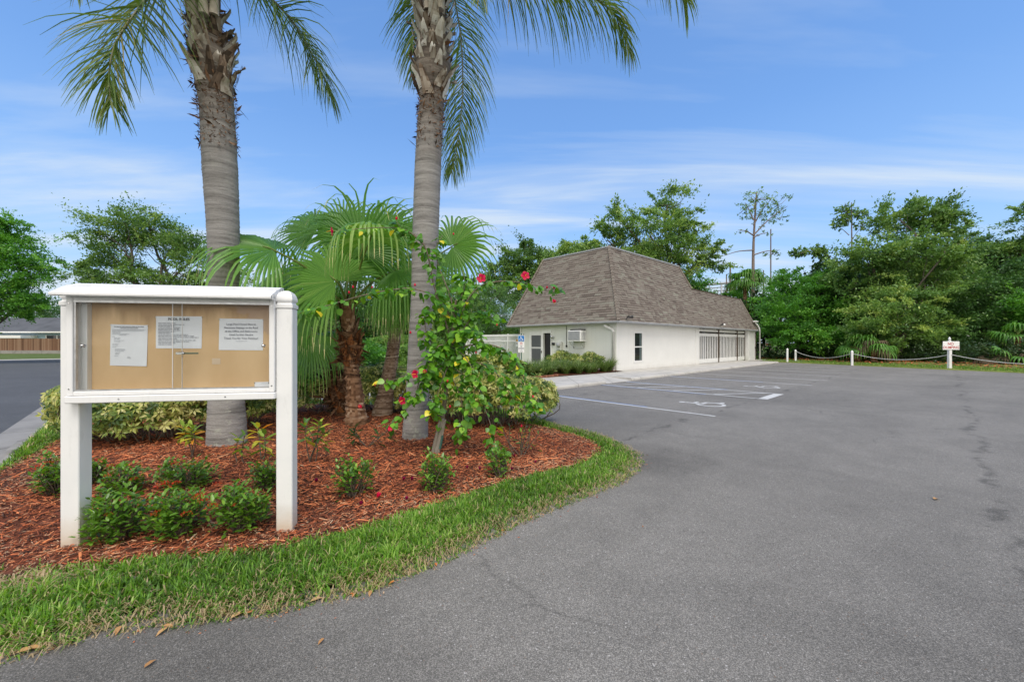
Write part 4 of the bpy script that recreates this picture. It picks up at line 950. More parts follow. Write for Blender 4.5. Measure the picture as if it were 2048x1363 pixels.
zz=lambda py:CAM_H-(py-HOR)/FOC*pD[1]
m=MB(); m.box((-.455,-w-.022,zz(699)),(.455,-w-.004,zz(682.3)),bev=.004); m.build('board',MAT['signwhite'],nd,True)
text('NO',.21,MAT['signred'],nd,(-.03,-w-.025,zz(687.6)),(R_(90),0,0),bold=.003); text('DUMPING',.21,MAT['signred'],nd,(0,-w-.025,zz(694.6)),(R_(90),0,0),width=.93,bold=.003)
def rope(a,b,za,zb_,sag,label):
    a=np.array(a);b=np.array(b); t=np.linspace(0,1,24); P=a[None]*(1-t[:,None])+b[None]*t[:,None]; P[:,2]=za+(zb_-za)*t-sag*4*t*(1-t)
    m=MB(); m.tube(P,.022,6); return tag(m.build('rope',MAT['rope']),label,'rope','ropes slung between the posts')
rope(pB,pC,.86,.82,.42,'white rope sagging between the close pair and the lone post')
rope(pC,pD,.82,.86,.36,'white rope sagging from the lone post to the no dumping sign')
rope(pD,pE,.88,.8,.40,'white rope running right from the no dumping sign')
Y=37; P=W(1539,691,Y); P[2]=.3
wsg=thing('woodland_sign','small faded red and white sign in the dark edge of the woods','sign',P,R_(-25))
m=MB(); m.box((-.06,.0,-.3),(.06,.08,1.1)); m.build('post',MAT['brownpost'],wsg,True)
m=MB(); m.box((-.33,-.03,.95),(.33,-.002,1.5)); m.build('board',MAT['signwhite'],wsg,True)
m=MB(); m.box((-.3,-.036,1.0),(.3,-.0305,1.16)); m.build('red_band',MAT['signred'],wsg,True)
m=MB(); m.box((-.25,-.036,1.22),(.1,-.0305,1.4)); m.build('dark_print',MAT['steel'],wsg,True)

# ------------------------------------------------------------------ house and board fence at the end of the street
hs=thing('house','pale blue bungalow with long grey roof behind the board fence','house',(-76,68,0))
m=MB(); m.box((-24,0,0),(16,9,3.45)); m.build('wall',MAT['houseblue'],hs,True)
m=MB(); v=[(-25,-1.0,3.35),(17,-1.0,3.35),(17,4.5,6.05),(-25,4.5,6.05),(17,10,3.35),(-25,10,3.35)]; m.add(v,[(0,1,2,3),(3,2,4,5)]); m.add(v,[(0,3,5),(1,4,2)]); m.build('roof',MAT['houseroof'],hs,True)
m=MB(); m.box((-25,-1.06,3.2),(17,-1.001,3.42)); m.build('fascia',MAT['trimwhite'],hs,True)
wx=(105-CX)/FOC*68+76
m=MB(); m.box((wx-.9,-.05,1.2),(wx+2.3,-.001,2.78)); hw=m.build('window',MAT['winglass'],hs,True)
m=MB(); m.box((wx+.75,-.09,1.2),(wx+.95,-.051,2.78)); m.box((wx-1.1,-.09,1.2),(wx-.9,-.001,2.85)); m.build('window_frame',MAT['trimwhite'],hw,True)
m=MB(); m.box((-24,-2.4,2.3),((47-CX)/FOC*66+76,-.05,2.75)); m.build('porch_roof',MAT['trimwhite'],hs,True)
bf=thing('board_fence','brown weathered board fence across the end of the street','fence',(-76,59,0))
m=MB(); x=-22.
while x<20:
    wd_=rng.uniform(.14,.19); m.box((x,-.03,.42),(x+wd_,.0,2.15+rng.normal(0,.02)),rng.random()); x+=wd_+.012
m.build('boards',MAT['fencewood'],bf,True)
m=MB(); m.box((-22,.001,.7),(20,.06,.85),.2); m.box((-22,.001,1.7),(20,.06,1.85),.2); m.build('rails',MAT['fencewood'],bf,True)
m=MB(); m.box((-22,-.3,-.05),(20,-.05,.42)); tag(m.build('low_wall',MAT['gutter'],None),'low pale concrete wall under the board fence','wall'); bpy.data.objects['low_wall'].location=(-76,59,0)
# substation gantry and masts beyond the office
gy=95.0
sb=thing('steel_gantry','pale steel substation gantry seen beyond the far end of the office','gantry',W(1450,685,gy)*V3(1,1,0))
m=MB(); a=W(1395,571,gy)-V3(*sb.location); b=W(1500,561,gy)-V3(*sb.location); a[1]=b[1]=0
m.tube([a,b],.28,4,smooth=False); m.tube([a+V3(0,0,-.9),b+V3(0,0,-.9)],.12,4); m.build('beam',MAT['steel'],sb,True)
for px,py in((1412,566),(1443,568),(1483,565)):
    p=W(px,py,gy)-V3(*sb.location); m=MB(); m.tube([(p[0],0,0),(p[0],0,p[2])],.2,6); m.build('column',MAT['steel'],sb,True)
m=MB()
for px in range(1434,1474,6):
    p=W(px,580,gy)-V3(*sb.location); m.tube([(p[0],1,p[2]-2.6),(p[0],1,p[2])],.12,6); 
c=W(1432,580,gy)-V3(*sb.location); d_=W(1474,579,gy)-V3(*sb.location); m.tube([(c[0],1,c[2]),(d_[0],1,d_[2])],.12,4); m.tube([(c[0],1,0),(c[0],1,c[2])],.12,4); m.tube([(d_[0],1,0),(d_[0],1,d_[2])],.12,4); m.build('busbar_frame',MAT['steel'],sb,True)
for px,py,r,lb in((1541.6,458,.17,'tall thin dark mast rising beyond the bare trunked tree'),(1460.5,525,.24,'stout dark mast standing at the gantry, taller of the two'),(1453,548,.16,'short dark mast just left of the stout one at the gantry'),(1527,540,.16,'short dark mast beyond the cabbage palm')):
    p=W(px,py,gy-4); m=MB(); m.tube([(p[0],p[1],0),(p[0],p[1],p[2])],[r,r*.7],7); tag(m.build('mast',MAT['steel' if r<.1 else 'brownpost']),lb,'mast')

# ------------------------------------------------------------------ foliage tools
RH=([(0,0,0),(.45,-.5,0),(1,0,0),(.45,.5,0)],[(0,1,2,3)])
FOLD=([(0,0,0),(.42,-.5,.06),(1,0,-.08),(.42,.5,.06),(.45,0,0)],[(0,1,2,4),(0,4,2,3)])
OVAL=([(0,0,0),(.22,-.42,.03),(.62,-.42,.02),(1,0,-.12),(.62,.42,.02),(.22,.42,.03),(.3,0,-.03),(.65,0,-.05)],[(0,1,6,5),(1,2,7,6),(6,7,4,5),(2,3,4,7)])
OVAL2=([(0,0,0),(.22,-.42,.04),(.62,-.42,.03),(1,0,-.12),(.62,.42,.03),(.22,.42,.04),(.25,0,-.02),(.65,0,-.03)],[(0,1,2,7),(2,3,3,7)][:1]+[(0,7,4,5),(7,2,3,4)])
def clumped(mb,lobes,ncl,per,leaf,rg,flat_=.55,shell=.55,spread=.2,tbase=.45,tvar=.16,up=.7,droop=.0,wl=.5,wind=None,sub=None):
    """leaf sprays spread through the crown lobes (c,(rx,ry,rz)); leaf = blade length"""
    tot=sum((l[1][0]*l[1][1]*l[1][2])**(2/3) for l in lobes); C=[]
    for c,r in lobes:
        r=np.array(r); n=max(3,int(ncl*(r.prod())**(2/3)/tot))
        d=rand_dirs(n,rg); rho=shell+(1-shell)*rg.random(n)**.6; rho*=(1+.22*rg.normal(size=n)*.6)
        P=np.array(c)+d*r*rho[:,None]; S=spread*r.mean()*rg.lognormal(0,.3,n)
        t0=np.clip(tbase+rg.normal(0,tvar,n),.02,.98)
        ax=nrm(d*np.array([1,1,.35])+rg.normal(0,.45,(n,3))+(np.array(wind) if wind is not None else 0)); k=rg.poisson(per,n)
        idx=np.repeat(np.arange(n),k); m=len(idx); g=rg.normal(size=(m,3))
        side=nrm(np.cross(ax,np.array([0,0,1.])))[idx]; 
        L=P[idx]+ax[idx]*(g[:,0]*1.15*S[idx])[:,None]+side*(g[:,1]*.75*S[idx])[:,None]+np.array([0,0,1.])*(g[:,2]*flat_*.55*S[idx])[:,None]
        L[:,2]-=droop*np.abs(g[:,0])*S[idx]
        L[:,2]=np.maximum(L[:,2],.05)
        A=nrm(ax[idx]*.8+rg.normal(0,.6,(m,3))); N=nrm(np.array([0,0,up])+rg.normal(0,.55,(m,3)))
        s=leaf*rg.lognormal(0,.25,m)
        mb.scatter(RH[0],RH[1],L,A,N,np.stack([s,s*wl,s],-1),np.clip(t0[idx]+rg.normal(0,.1,m),0,1)); C.append(P)
    return np.vstack(C)
def limb(mb,a,b,r0,r1,rg,wig=.12,n=9,seg=6,sag=0.0):
    a=np.array(a,float);b=np.array(b,float); L=np.linalg.norm(b-a); t=np.linspace(0,1,n)
    P=a+(b-a)*t[:,None]; j=rg.normal(0,wig*L*.25,(4,3)); J=smooth_path(np.vstack([[0,0,0],j[0],j[1],[0,0,0]]),n); P=P+J; P[:,2]+=sag*L*np.sin(t*np.pi)
    mb.tube(P,r0+(r1-r0)*t,seg,.5,cap=False); return P
def tree(name,label,cat,base,lobes,trunk_r,mat,leaf,ncl,per,seed,bark='bark',fork=.35,group=None,twigs=40,**kw):
    rg=np.random.default_rng(seed); base=np.array(base,float)
    t=thing(name,label,cat,base,0,group)
    cb=MB(); C=clumped(cb,lobes,ncl,per*1.55,leaf*.82,rg,**kw); cb.build('crown',MAT[mat],t)
    tb=MB(); cen=np.mean([l[0] for l in lobes],0); top=base+(cen-base)*fork; top[2]=base[2]+(cen[2]-base[2])*fork
    P=limb(tb,base-V3(0,0,.2),top,trunk_r*1.25,trunk_r*.8,rg,.12,10,10)
    ends=[]
    for c,r in lobes:
        c=np.array(c); Q=limb(tb,top-(top-base)*.1*rg.random(),c,trunk_r*.5,trunk_r*.16,rg,.25,9,6,.06); ends.append(Q)
    for i in rg.choice(len(C),min(twigs,len(C)),replace=False):
        e=C[i]; Q=ends[int(np.argmin([np.linalg.norm(q[-1]-e) for q in ends]))]; s=Q[rg.integers(3,len(Q))]
        limb(tb,s,e,trunk_r*.13,trunk_r*.035,rg,.25,6,4)
    tb.build('trunk',MAT[bark],t)
    return t
def LB(px,py,Y,rx,ry=None,rz=None):       # crown lobe: surveyed centre, radii in image pixels -> metres
    f=Y/FOC; ry=rx if ry is None else ry; return (W(px,py,Y),(rx*f,(rz if rz else (rx+ry)/2)*f,ry*f))
def Gx(px,Y,z=0): return V3((px-CX)/FOC*Y,Y,z)
# ------------------------------------------------------------------ trees
tree('oak_tree','broad leafy oak behind the no dumping sign with feathery windswept top','tree',Gx(1790,34),[LB(1800,440,34,70,38),LB(1880,440,33,52,34),LB(1745,505,33,75,38),LB(1830,520,32,80,50),LB(1770,590,33,70,34),LB(1705,560,34,45,40),LB(1880,560,34,70,50),LB(1850,420,34,45,20),LB(1905,455,33,38,16)],.38,'oakleaf',.26,300,92,11,shell=.38,spread=.165,tbase=.5,wind=(.5,0,.25))
tree('oak_tree','pale green loose tree arching over the edge of the wood beside the no dumping sign','tree',Gx(1790,30.5),[LB(1740,640,30.5,55,40),LB(1800,610,30,70,45),LB(1850,570,31,60,45),LB(1790,665,30,75,30),LB(1860,660,30.5,45,40),LB(1890,500,31,50,40)],.2,'oakleaf',.2,240,95,12,shell=.4,spread=.16,tbase=.52,tvar=.22,wind=(-.3,0,.1))
tree('shade_tree','dense dark bushy tree beside the office behind the close pair of posts','tree',Gx(1600,36),[LB(1560,640,36,50,60),LB(1615,600,36.5,55,50),LB(1660,640,36,55,60),LB(1590,675,35,60,26),LB(1650,672,34,60,26),LB(1580,565,37,34,24),LB(1640,575,37,34,28)],.3,'brightleaf',.24,300,95,13,shell=.38,spread=.165,tbase=.42)
tree('shade_tree','dark evergreen tree filling the wood behind the lone white post','tree',Gx(1700,37),[LB(1690,610,37,55,70),LB(1720,655,36,60,40),LB(1700,560,38,40,34),LB(1660,560,38,30,40)],.3,'darkleaf',.24,220,95,14,shell=.38,spread=.165,tbase=.5)
tree('shade_tree','dark spreading tree filling the wood right of the no dumping sign','tree',Gx(1960,32),[LB(1930,600,32,70,60),LB(2000,590,31.5,70,60),LB(1960,660,31,80,36),LB(2060,620,31,70,80),LB(1890,650,32,55,60)],.35,'darkleaf',.23,330,95,15,shell=.38,spread=.165,tbase=.5)
tree('oak_tree','thin topped oak with small dark tufts at the right of the wood','tree',Gx(1975,35),[LB(1950,500,35,55,34),LB(2000,510,35,55,30),LB(2040,560,34,50,40),LB(1930,550,35,45,34)],.25,'darkleaf',.22,170,75,16,shell=.4,spread=.16,tbase=.62,wind=(.3,0,.2))
tree('oak_tree','pale leaved tree at the far right edge standing above the wood','tree',Gx(2095,33),[LB(2075,440,33,58,36),LB(2100,500,33,60,40),LB(2055,490,33,30,22),LB(2120,560,33,70,50)],.3,'oakleaf',.22,150,85,17,shell=.38,spread=.165,tbase=.6)
tree('shade_tree','low bright green tree in front of the dark wood at the far right','tree',Gx(2080,27.5),[LB(2065,605,28,45,26),LB(2110,620,28,60,50)],.15,'brightleaf',.2,90,90,18,shell=.3,spread=.22,tbase=.5)
tree('oak_tree','large tree rising behind the right half of the office roof','tree',Gx(1310,47),[LB(1335,410,47,48,40),LB(1300,470,46,90,40),LB(1240,440,47,42,36),LB(1215,480,47,44,24),LB(1370,495,46,65,36),LB(1330,530,46,75,36),LB(1425,510,46,40,30),LB(1250,520,46,80,30),LB(1300,590,46,80,50),LB(1385,445,47,28,26)],.45,'oakleaf',.32,330,95,19,shell=.38,spread=.16,tbase=.58,twigs=70)
tree('oak_tree','rounded dark tree left of the office roof','tree',Gx(1045,45),[LB(1050,520,45,52,36),LB(1010,545,45,45,30),LB(1090,525,45,34,28),LB(1060,575,44,60,40),LB(1060,485,45,22,14),LB(985,570,45,30,26)],.4,'oakleaf',.28,250,95,20,shell=.38,spread=.165,tbase=.38)
tree('oak_tree','lighter green tree just behind the left slope of the office roof','tree',Gx(1150,52),[LB(1150,500,52,42,24),LB(1140,540,52,60,34),LB(1175,490,52,22,16)],.4,'oakleaf',.3,130,95,21,shell=.35,spread=.2,tbase=.72)
tree('cedar_tree','dusky cedar crowding the left edge of the office roof','tree',Gx(985,33),[LB(985,595,33,50,34),LB(1000,630,32,60,30),LB(950,620,33,40,34),LB(990,660,32,60,30)],.22,'darkleaf',.13,260,110,22,shell=.3,spread=.19,tbase=.62,wl=.3)
tree('shade_tree','rounded green tree just past the far end of the tall office roof','tree',Gx(1395,52),[LB(1385,560,52,34,30),LB(1400,590,52,34,26),LB(1420,600,52,26,16)],.25,'brightleaf',.26,80,80,23,shell=.3,spread=.22,tbase=.4)
tree('shade_tree','mixed green tree beyond the low end of the office','tree',Gx(1480,50),[LB(1450,620,50,40,28),LB(1500,620,50,48,40),LB(1540,600,49,40,34),LB(1470,600,50,26,20),LB(1560,560,50,24,22)],.25,'brightleaf',.28,180,85,24,shell=.35,spread=.19,tbase=.45)
tree('oak_tree','oak showing bare limbs behind the notice board','tree',Gx(335,42),[LB(250,450,42,60,44),LB(300,455,42,70,40),LB(210,500,42,62,34),LB(350,490,42,60,34),LB(160,545,42,55,26),LB(240,550,42,75,34),LB(330,555,42,70,34),LB(390,520,42,45,50),LB(440,560,42,60,50)],.4,'oakleaf',.27,330,82,25,shell=.35,spread=.19,tbase=.5,twigs=90,fork=.5)
tree('shade_tree','glossy bright green tree overhanging the street at the left edge','tree',Gx(-60,30),[LB(20,500,30,60,40),LB(-20,465,30,60,40),LB(45,545,30,55,30),LB(10,590,30,60,30),LB(70,600,30,36,18),LB(-60,560,30,70,70),LB(35,625,30,34,14),LB(15,450,30,34,20)],.3,'brightleaf',.19,360,92,26,shell=.35,spread=.18,tbase=.52,droop=.3)
tree('shade_tree','dark tree rising behind the grey house roof','tree',Gx(70,85),[LB(30,610,85,60,26),LB(90,625,85,44,18),LB(150,640,85,60,30)],.4,'darkleaf',.4,120,85,27,shell=.3,spread=.2,tbase=.5)
tree('shade_tree','tall background tree seen between the two palm trunks','tree',Gx(640,46),[LB(600,600,46,80,50),LB(680,590,46,80,50),LB(760,600,46,80,50),LB(700,650,46,100,40),LB(560,640,46,80,40)],.4,'darkleaf',.3,260,88,28,shell=.38,spread=.165,tbase=.55)
tree('shade_tree','background tree left of the cedar behind the picket gate','tree',Gx(890,44),[LB(860,600,44,60,44),LB(920,610,44,60,40),LB(900,650,44,80,40),LB(940,580,44,34,24)],.35,'oakleaf',.28,200,88,29,shell=.38,spread=.165,tbase=.45)
# slender half-bare trees
def slender(label,px,Y,ptop,r,lobes,seed,branches,mat='oakleaf',leaf=.2):
    rg=np.random.default_rng(seed); b=Gx(px,Y); t=thing('slender_tree',label,'tree',b)
    tb=MB(); top=W(px+8,ptop,Y); P=limb(tb,b,top,r,r*.25,rg,.03,14,8)
    cb=MB()
    for (x0,y0,x1,y1) in branches:
        a=W(x0,y0,Y); e=W(x1,y1,Y+rg.normal(0,1.0)); L=np.linalg.norm(e-a)
        Q=smooth_path([a,a*.5+e*.5+V3(0,0,.06*L),e],10); tb.tube(Q,np.linspace(r*.3,r*.07,10),5,cap=False)
    C=clumped(cb,lobes,170,11,leaf,rg,shell=.15,spread=.07,tbase=.5,tvar=.2,flat_=1.2)
    for e in C[rg.choice(len(C),60)]:
        s=np.array([l[0] for l in lobes]); i=int(np.argmin(np.linalg.norm(s-e,axis=1))); limb(tb,s[i],e,r*.1,r*.04,rg,.2,5,4)
    cb.build('crown',MAT[mat],t); tb.build('trunk',MAT['pinebark'],t); return t
slender('tall slender tree with bare pale trunk beyond the low end of the office',1505,44,385,.26,[LB(1515,400,44,36,26),LB(1555,410,44,26,26),LB(1492,415,44,18,24),LB(1560,440,44,20,14),LB(1480,462,44,15,8),LB(1530,468,44,20,6),LB(1450,500,44,26,10),LB(1545,508,44,26,10),LB(1520,430,44,40,22)],31,[(1507,470,1575,412),(1507,450,1545,395),(1507,440,1490,405),(1506,470,1476,460),(1507,500,1445,512),(1506,510,1560,500),(1506,475,1535,465),(1507,420,1520,380)])
slender('thin sparse tree poking out above the left of the wood',1695,37,405,.13,[LB(1690,420,37,20,16),LB(1715,425,37,20,14),LB(1672,450,37,14,8),LB(1725,450,37,14,12),LB(1690,440,37,24,12)],32,[(1698,470,1672,452),(1698,490,1728,448),(1697,450,1690,405),(1697,440,1715,412)])
slender('leaning bare bough arching left above the dark bushy tree',1690,37,560,.1,[LB(1600,505,37,22,9),LB(1635,505,37,20,10),LB(1640,498,37,8,10)],33,[(1690,535,1640,502),(1640,502,1598,508)])

# fan leaf for palms -------------------------------------------------
def fan_leaf(mb,hub,d,nv,R,rg,nseg=48,span=300,split=.47,droop=1.0,tb=.5,curv=.12,tipcol=.78,wid=1.0):
    d=nrm(np.array(d,float)); nv=np.array(nv,float); nv=nrm(nv-d*(nv@d)); s=np.cross(nv,d); hub=np.array(hub,float)
    th0=R_(span)/2; dth=2*th0/nseg; down=V3(0,0,-1); V=[];F=[];Tn=[];k=0
    rs=[.03,.18,.36,split,split+(1-split)*.22,split+(1-split)*.42,split+(1-split)*.6,split+(1-split)*.8,1.0]
    for i in range(nseg):
        th=-th0+(i+.5)*dth; L=R*(.74+.26*math.cos(th*.5))*(1+rg.normal(0,.05)); g=droop*rg.uniform(.6,1.5); sp=split*rg.uniform(.9,1.08)
        rad=d*math.cos(th)+s*math.sin(th); wdir=-d*math.sin(th)+s*math.cos(th); tw=np.clip(tb+rg.normal(0,.07),.02,.75)
        c=None; pr=0; dirv=rad; base=k; yel=rg.random()<.6
        for j,r in enumerate(rs):
            r=min(r,1.0)
            if r<=split+1e-6:
                p=hub+rad*(r*L)-nv*(curv*L*(r**2)); w=r*L*math.tan(dth/2)*wid; c=p; pr=r
                dirv=nrm(rad-nv*(2*curv*r))
            else:
                f=(r-split)/(1-split); dirv=nrm(dirv+down*g*(.3+1.3*f)); c=c+dirv*((r-pr)*L*1.42); pr=r
                w=split*L*math.tan(dth/2)*wid*(1-f)**.75*.92+.0012
            pl=.35*w if r<=split else .22*w
            V+= [c-wdir*w-nv*pl, c+nv*pl*.6, c+wdir*w-nv*pl]; k+=3
            if j:
                a=k-6; F+=[(a,a+1,a+4,a+3),(a+1,a+2,a+5,a+4)]; f=max(0,(r-split)/(1-split)); tt=tw+(tipcol-tw)*max(0,f-.25)*1.2*(1 if yel else .35)+(.25*(f>.95) if yel else 0)
                Tn+=[min(1,tt)]*2
    mb.add(V,F,Tn,False)
def fan_crown(t,leaves,top,rg,matleaf='fan',**kw):
    """leaves: (hub, dir, normal, R, opts)"""
    for hub,d,nv,R,o in leaves:
        m=MB(); oo=dict(kw); oo.update(o); fan_leaf(m,hub,d,nv,R,rg,**oo); lf=m.build('fan_leaf',MAT[matleaf],t)
        a=np.array(top)+rg.normal(0,.03,3); h=np.array(hub,float); mid=(a+h)/2+V3(0,0,.10*np.linalg.norm(h-a)); p=MB()
        Q=smooth_path([a,mid,h,h+nrm(np.array(d,float))*.12*R],12); p.tube(Q,np.linspace(.022,.009,12),6); p.build('petiole',MAT['petiole'],lf)
def ringed(mb,P,rad,seg=26,step=.045,amp=.035,rg=None,notch=.0):
    """trunk built from overlapping irregular leaf-scar rings"""
    P=np.asarray(P,float); L=np.concatenate([[0],np.cumsum(np.linalg.norm(np.diff(P,axis=0),axis=1))]); n=int(L[-1]/step)*2
    s=np.linspace(0,L[-1],n); C=np.stack([np.interp(s,L,P[:,i]) for i in range(3)],-1); r=np.interp(s,L,rad)
    th=np.linspace(0,2*np.pi,seg,endpoint=False); ph=rg.uniform(0,6.28,n)
    V=[];T=[]
    for i in range(n):
        a=amp*r[i]*(1 if i%2 else -.3); w=a*(1+.8*np.sin(th*2+ph[i]))+amp*.5*r[i]*np.sin(th*5+ph[i]*3)+rg.normal(0,amp*.25*r[i],seg)
        rr=r[i]+w; z=C[i,2]+.3*step*np.sin(th*1+i*.4)
        V.append(np.stack([C[i,0]+rr*np.cos(th),C[i,1]+rr*np.sin(th),np.full(seg,0)+z],-1))
    V=np.vstack(V); i=np.arange(n-1)[:,None]*seg; j=np.arange(seg)[None]; j2=(j+1)%seg
    q=np.stack([i+j,i+j2,i+seg+j2,i+seg+j],-1).reshape(-1,4)
    t=np.clip(rg.normal(.5,.18,n-1)[:,None]+rg.normal(0,.12,(n-1,seg)),0,1).ravel(); mb.add(V,q,t,True)
def boots(mb,C,r,z0,z1,n,rg,ln=.3,wd=.16,flare=.05,tl=(.3,.8),up=1.0,cut=True):
    """split leaf bases clasping the trunk"""
    for i in range(n):
        f=(i+.5)/n; z=z0+(z1-z0)*f+rg.normal(0,.02); a=i*2.4+rg.normal(0,.3); rr=np.interp(f,[0,1],r); c=np.array(C(z)); L=ln*rg.uniform(.6,1.3); w=wd*rg.uniform(.7,1.25)
        e=V3(math.cos(a),math.sin(a),0); s=V3(-math.sin(a),math.cos(a),0); V=[];nr=6; tilt=rg.normal(0,.25)
        for j in range(nr):
            g=j/(nr-1); h=L*g; o=rr+.012+flare*g**1.3*rg.uniform(.6,1.4); ww=w*(1-.72*g**1.3)*.5
            cc=c+V3(0,0,h*up)+s*(tilt*h)
            for k in(-1,-.4,.4,1):
                x=k*ww; bend=(x*x)/(2*rr)*.9; jag=(rg.uniform(-.04,.04) if (j==nr-1 and cut) else 0)
                V.append(cc+e*(o-bend)+s*x+V3(0,0,jag))
        F=[(j*4+k,j*4+k+1,j*4+k+5,j*4+k+4) for j in range(nr-1) for k in range(3)]
        t=np.clip(rg.uniform(*tl)+rg.normal(0,.12,len(F)),0,1); mb.add(V,F,t,True)
        mb.add([p-e*.012 for p in map(np.array,V)],[x[::-1] for x in F],t*.5,True)
def fibres(mb,C,r,z0,z1,n,rg,ln=.12,tl=(.0,.6)):
    a=rg.uniform(0,6.28,n); z=rg.uniform(z0,z1,n); rr=np.interp((z-z0)/(z1-z0),[0,.5,1],r)
    c=np.array([C(q) for q in z]); e=np.stack([np.cos(a),np.sin(a),np.zeros(n)],-1); P=c+e*(rr*.99)[:,None]
    A=nrm(e*rg.uniform(.1,.9,n)[:,None]+np.stack([-np.sin(a),np.cos(a),np.zeros(n)],-1)*rg.normal(0,.7,n)[:,None]+V3(0,0,1)*rg.normal(.1,.6,n)[:,None])
    L=ln*rg.lognormal(0,.4,n); mb.scatter(RH[0],RH[1],P,A,e+rg.normal(0,.4,(n,3)),np.stack([L,L*rg.uniform(.08,.28,n),L],-1),rg.uniform(*tl,n))

# queen palms --------------------------------------------------------
def frond(t,ctrl,rg,Lm=.75,n=105,t0=.1,side_w=(1,1),wdt=.021,hang=1.0,tb=.35):
    P=smooth_path(ctrl,70); L=np.concatenate([[0],np.cumsum(np.linalg.norm(np.diff(P,axis=0),axis=1))]); tot=L[-1]; L/=tot
    m=MB(); V=[];F=[];Tn=[];k=0
    for i in range(n):
        for sgn in(-1,1):
            u=t0+(1-t0)*((i+rg.random()*.7)/n); u=min(u,.999); p=np.array([np.interp(u,L,P[:,j]) for j in range(3)]); u2=min(1,u+.02); q=np.array([np.interp(u2,L,P[:,j]) for j in range(3)]); u1=u-.02; q0=np.array([np.interp(u1,L,P[:,j]) for j in range(3)])
            tg=nrm(q-q0); up=V3(0,0,1); sd_=np.cross(tg,up); 
            if np.linalg.norm(sd_)<.25: sd_=np.cross(tg,V3(0,-1,.3))
            sd_=nrm(sd_); nv=np.cross(sd_,tg)
            x=(u-t0)/(1-t0); ll=Lm*np.interp(x,[0,.12,.45,.8,1],[.55,.9,1,.72,.34])*rg.uniform(.8,1.1)*side_w[0 if sgn<0 else 1]
            al=np.interp(x,[0,.5,1],[1.15,.95,.45])+rg.normal(0,.08); el=rg.normal(.1,.45)
            dv=nrm(tg*math.cos(al)+(sd_*sgn*math.cos(el)+nv*math.sin(el))*math.sin(al)); wv=nrm(np.cross(dv,nrm(nv+rg.normal(0,.5,3)))); g=hang*rg.uniform(.6,1.2); c=p; ns=4; tt=np.clip(tb+rg.normal(0,.2),0,1)
            for j in range(ns+1):
                f=j/ns; w=wdt*.5*(1-f**1.8)*(.6+.4*min(1,f*5))+.0012; V+=[c-wv*w,c+wv*w]; k+=2
                if j: F.append((k-4,k-3,k-1,k-2)); Tn.append(tt)
                dv=nrm(dv+V3(0,0,-1)*g*.42*(.35+f)); c=c+dv*ll/ns
    m.add(V,F,Tn); fr_=m.build('frond',MAT['frond'],t)
    r=MB(); r.tube(P,np.linspace(.024,.004,len(P)),6); r.build('rachis',MAT['rachis'],fr_); return fr_
def queen(label,pts,seed,fr,Yp,bz,crown_top,boot_tl,stalks=(),bf_=.10):
    rg=np.random.default_rng(seed); base=Gb(*pts[0][:2]); base[1]=base[1]
    Y=base[1]; t=thing('queen_palm',label,'palm tree',base); OB=lambda px:math.sqrt(1+((px-CX)/FOC)**2)
    P=[base-V3(0,0,.12)]; R=[pts[0][2]/2*Y/FOC/OB(pts[0][0])]
    for px,py,w in pts[1:]:
        P.append(W(px,py,Y)); R.append(w/2*Y/FOC/OB(px))
    Ps=smooth_path(P,60); Rs=np.interp(np.linspace(0,1,60),np.linspace(0,1,len(R)),R)
    m=MB(); ringed(m,Ps,Rs,30,.05,.014,rg); m.build('trunk',MAT['palmbark'],t)
    C=lambda z:(np.interp(z,Ps[:,2],Ps[:,0]),np.interp(z,Ps[:,2],Ps[:,1]),z)
    rz=lambda z:float(np.interp(z,Ps[:,2],Rs))
    z0,z1=bz
    m=MB(); boots(m,C,(rz(z0)*1.03,rz(z1)*1.0),z0,z1+.25,110,rg,.31,.15,bf_,boot_tl); m.build('leaf_bases',MAT['boot'],t)
    m=MB(); fibres(m,C,(rz(z0)*1.08,rz(z0)*1.18,rz(z1)),z0-.3,z1+.1,520,rg,.07,(0,.6)); fibres(m,C,(rz(z0)*.995,rz(z0)*1.01,rz(z0)*1.05),z0-.75,z0+.1,900,rg,.05,(0,.75)); m.build('fibre',MAT['fanbark'],t)
    for a,b,w in stalks:      # sheaths of the living fronds rising from the crown
        s=MB(); s.tube(smooth_path([a,(a+b)/2,b],8),np.linspace(w*.7,w*.4,8),7,.62); s.build('sheath',MAT['boot'],t)
    for c,o in fr: frond(t,c,rg,**o)
    return t
YL=float(Gb(455,884)[1]); w=lambda px,py,d=0:W(px,py,YL+d)
top=w(393,-150)
frL=[([top,w(345,-60,-.4),w(291,0,-.7),w(246,62,-1.0),w(226,103,-1.1),w(218,156,-1.15),w(223,216,-1.15)],dict(Lm=.98,n=200,hang=.68,tb=.5,side_w=(1.05,1.1),wdt=.018)),
 ([top,w(470,-70,.1),w(540,-5,.2),w(583,41,.25),w(616,94,.3),w(641,140,.3),w(663,190,.3)],dict(Lm=1.1,n=170,hang=1.0,tb=.4,wdt=.018)),
 ([top,w(330,-190,-.6),w(240,-150,-1.3),w(175,-80,-1.7),w(150,-20,-1.8)],dict(Lm=.7,n=90,hang=.9,tb=.45)),
 ([top,w(440,-180,.5),w(520,-160,1.2),w(600,-90,1.6),w(640,-30,1.8)],dict(Lm=.7,n=90,hang=1.2)),
 ([top,w(390,-260,-.2),w(380,-330,-1),w(360,-300,-2)],dict(Lm=.8,n=80)),
 ([top,w(420,-250,.8),w(440,-280,1.8),w(450,-230,2.6)],dict(Lm=.8,n=80)),
 ([top,w(300,-230,.5),w(220,-230,1.2),w(150,-160,1.6)],dict(Lm=.8,n=80)),
 ([top,w(500,-260,-.4),w(600,-280,-1.),w(680,-220,-1.4)],dict(Lm=.8,n=80))]
